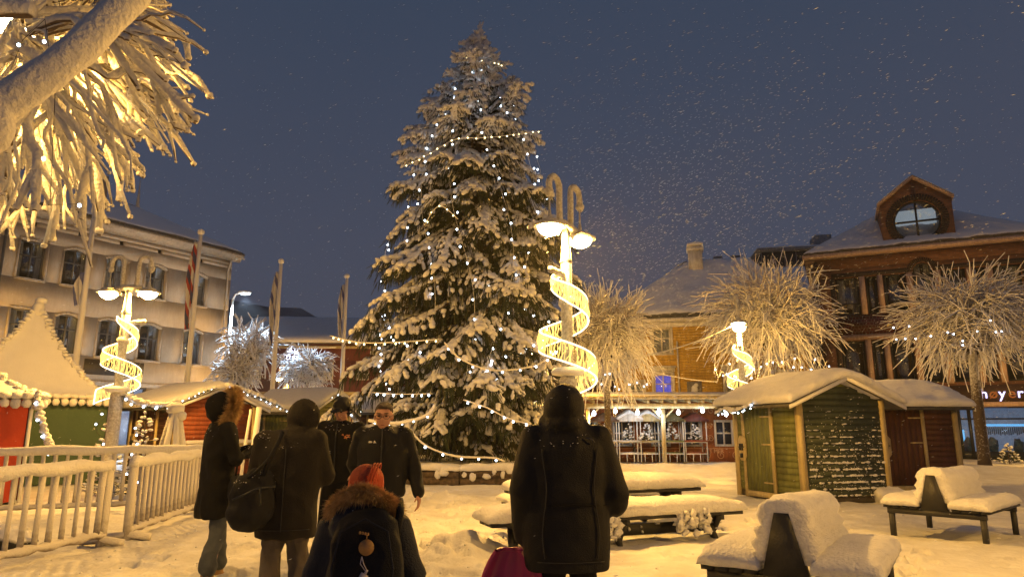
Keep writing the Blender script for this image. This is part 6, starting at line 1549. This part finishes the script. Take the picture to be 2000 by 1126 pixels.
ph = M1 @ Vector((.045, .43, 1.29)); PHS = mat('lit_phone_screen', (.3, .4, .6), .2, emit=(.30, .42, .75), estr=1.0)
t = thing('phone', 'small glowing phone held up by the woman with the fur hood', 'phone', ph, R(-50)); mm = Euler((R(-35), 0, 0)).to_matrix()
m = MB(); m.box((0, 0, 0), (.072, .009, .145), mm); m.build('phone_case', DARKF, t, smooth=False); m = MB(); m.box(mm @ Vector((0, -.0055, 0)), (.064, .002, .135), mm); m.build('screen', PHS, t, smooth=False)
hb = M1 @ Vector((.26, .16, .90)); t = thing('handbag', 'small black handbag with metal rings on the forearm of the woman in the fur hood', 'handbag', hb, R(-50))
m = MB(); rings(m, [(-.13, .06, .13, 0, 0), (-.11, .075, .15, 0, 0), (.02, .06, .14, 0, 0), (.08, .03, .12, 0, 0)], 18, 3); garment('bag_body', m, BLACKC, t, .012, 3, .006)
m = MB(); m.tube([(0, -.09, .06), (0, -.08, .18), (0, 0, .26), (0, .08, .18), (0, .09, .06)], .008, 6); m.build('handle', BLACKC, t)
m = MB()
for k in range(7): m.ell((.07, -.08 + .026 * k, .05 + .012 * math.sin(k * 2)), (.006, .008, .008), 6, 5)
m.build('metal_ring', mat('nickel', (.6, .6, .6), .25, metal=1), t)

# -- person in charcoal parka with shoulder bag, second from left, from behind
H = 1.62; loc = XZ(545, 0, 5.2)
sh = [(-.18, 0, 1.30), (.18, 0, 1.30)]; el = [(-.25, .03, 1.04), (.25, .06, 1.05)]; wr = [(-.08, .26, 1.0), (.09, .27, 1.05)]; ft = [(-.10, 0, 0), (.11, .05, 0)]; hcen = (.07, .10, 1.47); fd = (.15, 1, -.45)
p2, b2_ = make_person('person from behind in a charcoal brown hooded parka and grey trousers, carrying a shoulder bag', loc, R(6), H, sh, el, wr, ft, hcen, fd, hand_dirs=[((.6, .7, 0), (0, 0, 1)), ((-.5, .7, 0), (0, 0, 1))])
m = MB(); rings(m, [(.62, .215, .155, .0, 0), (.66, .22, .16, .0, 0), (.9, .225, .16, .0, 0), (1.1, .225, .155, .01, 0), (1.24, .235, .15, .01, .0), (1.33, .20, .135, .02, .02), (1.38, .12, .11, .04, .05)], 24)
for i in (0, 1): limb(m, [(sh[i][0] * .5, 0, 1.29), sh[i], el[i], Vector(el[i]).lerp(Vector(wr[i]), .9)], [.10, .092, .08, .058])
hood(m, (.07, .085, 1.475), fd, (.122, .14, .142), 112); m.ell((.05, .04, 1.36), (.125, .12, .07))
ct2 = garment('parka', m, TAUPE, p2, fold=.010, fsc=5, seed=12)
garment('trousers', legs_cloth(ft, H, .095, .08, .082, .03), GREYT, p2, fold=.016, seed=6, fsc=9)
for i, sg in enumerate((-1, 1)): m = MB(); boot(m, ft[i], sg); garment('boot', m, BLACKC, p2, .012, 3, 0)
M2 = root_matrix(p2); bl = M2 @ Vector((-.19, -.22, .90)); t = thing('shoulder_bag', 'big slouchy black shoulder bag on the back of the charcoal parka', 'bag', bl, R(30))
m = MB(); m.ell((0, 0, 0), (.155, .09, .20), rot=(0, R(-14), 0)); m.ell((.03, .0, .1), (.12, .075, .13)); m.ell((-.02, 0, -.09), (.155, .10, .12)); bb = garment('bag_body', m, BLACKC, t, .014, 4, .014, 7, 5)
m = MB(); m.tube([(.05, -.06, .17), (.08, -.07, .28), (.15, -.03, .42), (.18, .04, .47)], .016, 6, flat=.4); m.tube([(-.06, -.03, .14), (.02, -.07, .22), (.08, -.07, .29)], .012, 6); m.build('strap', BLACKC, t)
m = MB(); m.tube([(-.15, -.10, .02), (0, -.125, .09), (.13, -.10, .10)], .006, 6); m.tube([(.02, -.13, .09), (.03, -.135, -.02)], .006, 6); m.build('zip', DARKF, t)

# -- man in cap, facing us, looking down
H = 1.72; loc = XZ(654, 0, 7.0)
sh = [(-.18, 0, 1.39), (.18, 0, 1.39)]; el = [(-.26, -.05, 1.12), (.27, -.04, 1.10)]; wr = [(-.19, .16, 1.02), (.15, .17, .99)]; ft = [(-.11, 0, 0), (.13, .06, 0)]; hcen = (-.01, .04, 1.575); fd = (.12, 1, -.50)
p3, b3 = make_person('young man in a black jacket and black cap with headphones, looking down', loc, R(180 - 8), H, sh, el, wr, ft, hcen, fd, hand_dirs=[((-.2, .5, -.5), (0, 0, 1)), ((-.75, .5, -.15), (0, 0, 1))], curl=.45)
m = MB(); rings(m, [(.86, .20, .13, 0, 0), (.90, .205, .135, 0, 0), (1.1, .20, .135, 0, 0), (1.28, .22, .14, 0, 0), (1.38, .20, .125, 0, 0), (1.44, .12, .10, 0, 0), (1.47, .075, .075, 0, .01)], 24)
for i in (0, 1): limb(m, [(sh[i][0] * .5, 0, 1.38), sh[i], el[i], Vector(el[i]).lerp(Vector(wr[i]), .88)], [.085, .08, .068, .05])
ct3 = garment('jacket', m, BLACK2, p3, fold=.013, seed=20)
m = MB(); m.tube([(0, .152, .9), (0, .155, 1.1), (0, .155, 1.3), (0, .12, 1.44)], .006, 5); m.build('zip', DARKF, ct3)
yy = ontop(ct3, -.10, 1.31, 1); m = MB(); q = random.Random(2)
for k in range(9): m.ell((-.10 + q.uniform(-.035, .035), yy + .004, 1.31 + q.uniform(-.022, .022)), (.012, .005, .007), 8, 5, rot=(0, q.uniform(-1, 1), 0))
m.build('orange_emblem', mat('orange_print', (.40, .14, .05)), ct3)
garment('trousers', legs_cloth(ft, H, .095, .075, .07, .05), BLACK2, p3, fold=.01, seed=7)
for i, sg in enumerate((-1, 1)): m = MB(); boot(m, ft[i], sg); garment('boot', m, BLACKC, p3, .012, 3, 0)
x, y, z = basis(fd); rot = Matrix((x, y, z)).transposed(); hc = Vector(hcen)
m = MB(); m.ell(hc + z * .045 - y * .015, (.091, .106, .078), 20, 12, rot); m.ell(hc + z * .045 + y * .115, (.066, .06, .010), 16, 8, rot); garment('cap', m, BLACKC, p3, .008, 3, 0)
m = MB(); m.ell(hc - y * .03 - z * .01, (.084, .085, .085), 16, 12, rot); garment('hair', m, HAIRM, p3, .008, 2, .004, 30)
for sg in (-1, 1): m = MB(); m.ell(hc + x * sg * .09 - z * .005, (.022, .034, .04), 12, 8, rot); m.build('headphone_cup', BLACKC, p3)
def eyes(t, hc, fd, s=1.0):
    x, y, z = basis(fd); hc = Vector(hc); rot = Matrix((x, y, z)).transposed()
    for sg in (-1, 1): m = MB(); m.ell(hc + x * sg * .031 * s + y * .082 * s + z * .012 * s, (.012 * s, .007 * s, .0065 * s), 10, 7, rot); m.build('eye', mat('eye_dark', (.03, .02, .015), .2) if 'eye_dark' not in bpy.data.materials else bpy.data.materials['eye_dark'], t)
    for sg in (-1, 1): m = MB(); m.ell(hc + x * sg * .032 * s + y * .088 * s + z * .036 * s, (.021 * s, .005 * s, .005 * s), 10, 7, rot); m.build('eyebrow', HAIRM, t)
    m = MB(); m.ell(hc + y * .0905 * s - z * .0605 * s, (.020 * s, .004 * s, .0035 * s), 10, 6, rot); m.build('mouth', mat('lips', (.22, .06, .05), .5) if 'lips' not in bpy.data.materials else bpy.data.materials['lips'], t)
eyes(p3, hcen, fd)

# -- man with glasses, walking towards us
H = 1.66; loc = XZ(738, 0, 6.3)
sh = [(-.19, 0, 1.33), (.19, 0, 1.33)]; el = [(-.27, -.02, 1.06), (.27, -.10, 1.08)]; wr = [(-.33, .05, .83), (.20, -.2, .93)]; ft = [(-.10, .16, 0), (.11, -.12, .02)]; hcen = (0.0, .05, 1.50); fd = (.02, 1, -.16)
p4, b4 = make_person('man with glasses and short hair in a black high collared jacket, walking this way', loc, R(180 + 5), H, sh, el, wr, ft, hcen, fd, head_s=1.06, hand_dirs=[((-.1, .25, -1), (.2, 1, 0)), ((-.3, -.6, -.6), (0, 0, 1))], curl=.5)
m = MB(); rings(m, [(.80, .205, .145, 0, 0), (.84, .21, .15, 0, 0), (1.05, .215, .15, 0, 0), (1.22, .235, .15, 0, 0), (1.32, .215, .135, 0, 0), (1.38, .13, .105, 0, .01), (1.425, .075, .075, 0, .025)], 24)
for i in (0, 1): limb(m, [(sh[i][0] * .5, 0, 1.32), sh[i], el[i], Vector(el[i]).lerp(Vector(wr[i]), .97)], [.09, .084, .072, .055])
ct4 = garment('jacket', m, BLACKC, p4, fold=.012, seed=30)
yy = ontop(ct4, .085, 1.28, 1); m = MB(); m.ell((.10, yy + .004, 1.275), (.018, .005, .009), 10, 6); m.prism([(.045, 1.266), (.075, 1.266), (.066, 1.29)][::-1], (0, 0, 0), (1, 0, 0), (0, 0, 1), (0, 1, 0), yy, yy + .008); m.build('white_emblem', mat('white_print', (.6, .6, .6)), ct4)
m = MB(); m.tube([(0, .165, .82), (0, .165, 1.1), (0, .16, 1.25), (0, .12, 1.38), (0, .095, 1.43)], .005, 5); m.build('zip', DARKF, ct4)
garment('trousers', legs_cloth(ft, H, .10, .08, .075, .05), BLACK2, p4, fold=.01, seed=9)
for i, sg in enumerate((-1, 1)): m = MB(); boot(m, ft[i], sg); garment('boot', m, BLACKC, p4, .012, 3, 0)
eyes(p4, hcen, fd, 1.06); x, y, z = basis(fd); hc = Vector(hcen); rot = Matrix((x, y, z)).transposed()
m = MB(); m.ell(hc + z * .048 - y * .03, (.083, .092, .075), 18, 12, rot); m.ell(hc + z * .085 + y * .025, (.06, .05, .026), 14, 8, rot); garment('hair', m, HAIRM, p4, .007, 2, .004, 30)
m = MB()
for sg in (-1, 1):
    c = hc + x * sg * .036 + y * .104 + z * .008; m.tube([c + x * .027 * math.cos(a) + z * .019 * math.sin(a) for a in np.linspace(0, 2 * math.pi, 17)], .0019, 5, cap=False); m.tube([c + x * sg * .027, c + x * sg * .048 - y * .10], .0025, 5)
m.tube([hc + x * -.009 + y * .106 + z * .01, hc + x * .009 + y * .106 + z * .01], .003, 5); m.build('glasses', DARKF, p4)

# -- child with orange hat and fur hood, from behind
H = 1.22; loc = XZ(692, 0, 3.02)
sh = [(-.125, 0, .98), (.125, 0, .98)]; el = [(-.19, 0, .80), (.20, .0, .80)]; wr = [(-.17, .10, .63), (.17, .10, .63)]; ft = [(-.09, 0, 0), (.09, .03, 0)]; hcen = (-.005, .03, 1.125); fd = (.1, 1, -.05)
p5, b5 = make_person('child from behind in a navy coat with a fur collar and an orange red hat', loc, R(4), H, sh, el, wr, ft, hcen, fd, head_s=1.15, hand_dirs=[((0, .3, -1), (0, 1, 0)), ((0, .3, -1), (0, 1, 0))])
m = MB(); rings(m, [(.42, .20, .15, 0, 0), (.46, .205, .155, 0, 0), (.65, .19, .145, 0, 0), (.82, .175, .13, 0, 0), (.93, .165, .12, 0, 0), (.99, .14, .11, 0, 0), (1.04, .10, .09, 0, 0)], 24)
for i in (0, 1): limb(m, [(sh[i][0] * .5, 0, .97), sh[i], el[i], Vector(el[i]).lerp(Vector(wr[i]), .9)], [.075, .073, .066, .052])
m.ell((0, -.10, 1.0), (.135, .09, .10)); m.ell((0, -.095, 1.07), (.115, .065, .06))
ct5 = garment('coat', m, NAVY, p5, voxel=.011, fold=.009, seed=40)
ring = []
for i in range(26):
    b = 2 * math.pi * i / 26; dv = Vector((math.cos(b), math.sin(b), .55)).normalized(); ring.append((Vector((.118 * math.cos(b), -.03 + .108 * math.sin(b), 1.092 - .055 * math.sin(b) - .035 * abs(math.cos(b)))), dv, Vector((0, 0, 1))))
fur_ring(ring, 11000, .042, 'fur_collar', ct5, 2, w=.0015, thick=.022)
m = MB(); hc = Vector(hcen); m.ell(hc + Vector((0, 0, .04)), (.078, .096, .082), 20, 14); m.ell(hc + Vector((0, -.01, .0)), (.084, .102, .05), 20, 10); ht = garment('hat', m, HATM, p5, .008, 4, .006, 9, 2)
m = MB()
for k in (-1, 0, 1): m.tube([hc + Vector((.02 + k * .012 + .05 * math.sin(t) * .5, -.094 * math.cos(t) - .008, .04 + .084 * math.sin(t))) for t in np.linspace(.2, 2.4, 14)], .0035, 5)
m.build('seam', HATM, ht)
garment('trousers', legs_cloth(ft, H, .11, .1, .1, .06), NAVY, p5, fold=.01, seed=10)
for i, sg in enumerate((-1, 1)): m = MB(); boot(m, ft[i], sg, .85); garment('boot', m, BLACKC, p5, .012, 3, 0)
M5 = root_matrix(p5); bp_ = M5 @ Vector((.035, -.21, .86)); t = thing('backpack', 'dark navy backpack with hanging reflectors on the back of the child', 'backpack', bp_, R(4))
m = MB(); rings(m, [(-.28, .12, .07, 0, 0), (-.25, .145, .085, 0, 0), (-.05, .15, .09, 0, 0), (.10, .135, .085, 0, .01), (.18, .11, .07, 0, .03), (.22, .06, .045, 0, .05)], 24, 3); bk_ = garment('pack_body', m, NAVY2, t, .010, 5, .009, 7, 3)
m = MB(); m.tube([(-.10, -.075, -.2), (-.115, -.085, .02), (-.09, -.07, .15), (0, -.055, .195), (.09, -.07, .15), (.115, -.085, .02), (.1, -.075, -.2)], .004, 5); m.build('zip', NAVY, t)
m = MB(); m.tube([(-.11, .05, .12), (-.12, .09, .2), (-.11, .18, .24)], .016, 6); m.build('strap', NAVY2, t)
m = MB(); m.tube([(.11, .05, .12), (.12, .09, .2), (.11, .18, .24)], .016, 6); m.build('strap', NAVY2, t)
WOODT = mat('tan_reflector_disc', (.36, .20, .07), .5, .3, 60, var=.3, vsc=30)
rx, rz_ = .012, .125; yb = ontop(bk_, rx, rz_)
m = MB(); rot = Euler((R(90), 0, 0)).to_matrix(); c = Vector((rx, yb - .012, rz_ - .03)); n = 28
m.prism([(.029 * math.cos(2 * math.pi * i / n), .029 * math.sin(2 * math.pi * i / n)) for i in range(n)][::-1], c, (1, 0, 0), (0, 0, 1), (0, 1, 0), -.004, .004); d_ = m.build('round_reflector', WOODT, t, smooth=False)
m = MB(); m.tube([c + Vector((0, -.003, .028)), c + Vector((.001, -.004, .045)), c + Vector((-.018, -.002, .052))], .0022, 5)
for k in range(4): m.ell(c + Vector((-.026 + k * .010, 0, .054 - .002 * k)), (.005, .004, .006), 7, 5)
m.build('reflector_cord', WOODT, d_)
yb = ontop(bk_, .005, -.01); PALE = mat('pale_reflector', (.45, .42, .5), .3, .2, 50); c = Vector((.0, yb - .012, -.02)); rm = Euler((0, R(-28), 0)).to_matrix()
m = MB(); m.box(c, (.030, .008, .052), Euler((0, R(28), 0)).to_matrix()); m.box(c + Vector((.016, 0, .03)), (.010, .006, .018), Euler((0, R(28), 0)).to_matrix()); tg = m.build('hanging_tag', PALE, t, smooth=False)
m = MB(); m.tube([c + Vector((.018, 0, .038)), c + Vector((.006, -.002, .06)), c + Vector((-.002, .0, .085))], .002, 5); m.tube([c + Vector((-.002, 0, .085)), c + Vector((-.006, -.002, .06)), c + Vector((.012, 0, .036))], .002, 5); m.build('tag_cord', PALE, tg)

def dust(root, ob, n, seed, zmin=0, r=(.002, .006)):
    rr = random.Random(seed); vs = [v for v in ob.data.vertices if v.normal.z > .25 and v.co.z > zmin]; m = MB(); Ms = []
    if not vs: return
    for _ in range(n):
        v = rr.choice(vs); c = noise.noise(v.co * 9 + Vector((seed, 0, 0)))
        if c < .1 or rr.random() < .7: continue
        s_ = rr.uniform(*r) * .7; Ms.append(mat_axes(v.co + v.normal * .002, Vector((rr.random(), rr.random(), .1)), s_ * 1.5, s_, s_ * .6))
    m.inst(*BLOB, Ms); m.build('snow_dusting', SNOWF, ob)
dust(p6, pk_, 900, 1, 1.2); dust(p1, ct1, 500, 2, 1.2); dust(p2, ct2, 700, 3, 1.15); dust(p3, ct3, 350, 4, 1.3); dust(p4, ct4, 350, 5, 1.2); dust(p5, ct5, 300, 6, .85, (.0015, .004)); dust(p2, bb, 260, 7, 0)

def back_seam(o, par, xs, z0, z1, name, w=.0035):
    for x0 in xs:
        pts = []
        for i in range(16):
            z = z0 + (z1 - z0) * i / 15; x = x0 * (1 + .08 * math.sin(i * .5)); y = ontop(o, x, z); pts.append((x, y - .002, z))
        m = MB(); m.tube(pts, w, 5); m.build(name, SEAM, par)
back_seam(pk_, pk_, (-.15, .15), .68, 1.28, 'seam'); back_seam(ct2, ct2, (0.0,), .68, 1.25, 'seam')
for o, z0, par in ((pk_, .66, pk_), (ct2, .69, ct2)):
    pts = [(x, ontop(o, x, z0) - .002, z0) for x in np.linspace(-.19, .19, 16)]; m = MB(); m.tube(pts, .003, 5); m.build('hem', SEAM, par)

# ================================================================== falling snow
FL = mat('snowflake', (.85, .87, .9), .6)
def flakes():
    rr = random.Random(77); Ms = []
    tv = np.array([(1, 0, 0), (-1, 0, 0), (0, 1, 0), (0, -1, 0), (0, 0, 1), (0, 0, -1)], float); tf = np.array([(0, 2, 4), (2, 1, 4), (1, 3, 4), (3, 0, 4), (2, 0, 5), (1, 2, 5), (3, 1, 5), (0, 3, 5)])
    wind = Vector((-.95, .1, -.32))
    for _ in range(8000):
        y = 2.2 + 26 * rr.random() ** 1.1; x = rr.uniform(-.85, .85) * (y + 1); z = rr.uniform(-.2, 12.5)
        
        s_ = rr.uniform(.0014, .003) * (1 + max(0, y - 5) * .045) * (.55 if y < 4 else 1); d = wind + Vector((rr.uniform(-.2, .2), rr.uniform(-.4, .4), rr.uniform(-.15, .15))); Ms.append(mat_axes(Vector((x, y, z)), d, s_ * rr.uniform(3, 7), s_ * .55))
    for _ in range(6500):                                         # denser where gusts pass the lamp
        p = Vector((3.0, 11.5, 4.9)) + Vector((rr.gauss(0, 1.9), rr.gauss(0, 2.4), rr.gauss(0, 1.5))); s_ = rr.uniform(.0020, .0038)
        Ms.append(mat_axes(p, wind + Vector((rr.uniform(-.2, .2), 0, rr.uniform(-.18, .18))), s_ * rr.uniform(4, 9), s_ * .5))
    m = MB(); m.inst(tv, tf, Ms); o = m.build('falling_snow', FL); tag(o, 'wind blown snowflakes drifting through the lamplight all over the square', 'snowfall', kind='stuff')
flakes()
def clods():
    rr = random.Random(5); Ms = []
    for _ in range(900):
        if rr.random() < .7: x, y = rr.gauss(-1.5, 1.7), rr.uniform(4.8, 15)
        else: x, y = rr.uniform(-5, 8), rr.uniform(4.8, 14)
        s_ = rr.uniform(.008, .022) * (1.8 if rr.random() < .08 else 1); Ms.append(mat_axes(Vector((x, y, gz(x, y) - s_ * .1)), Vector((rr.uniform(-1, 1), rr.uniform(-1, 1), rr.uniform(-.3, .3))), s_ * 1.3, s_, s_ * .8))
    m = MB(); m.inst(*BLOB, Ms); o = m.build('snow_clods', SNOWF); tag(o, 'small crumbs and clods of kicked up snow scattered over the trodden square', 'snow crumbs', kind='stuff')
clods()

# ================================================================== night air full of fine snow
HAZE = True
if HAZE:
    m = MB(); m.b2((-150, -20, -1.5), (150, 215, 40)); hm = bpy.data.materials.new('haze'); hm.use_nodes = True; n = hm.node_tree; n.nodes.clear()
    o = n.nodes.new('ShaderNodeOutputMaterial'); v = n.nodes.new('ShaderNodeVolumePrincipled'); v.inputs['Color'].default_value = (.8, .85, .95, 1); v.inputs['Density'].default_value = .0008; n.links.new(v.outputs[0], o.inputs['Volume'])
    h = m.build('haze', hm, smooth=False); tag(h, 'thin snowy night air over the whole square', 'haze', kind='stuff')
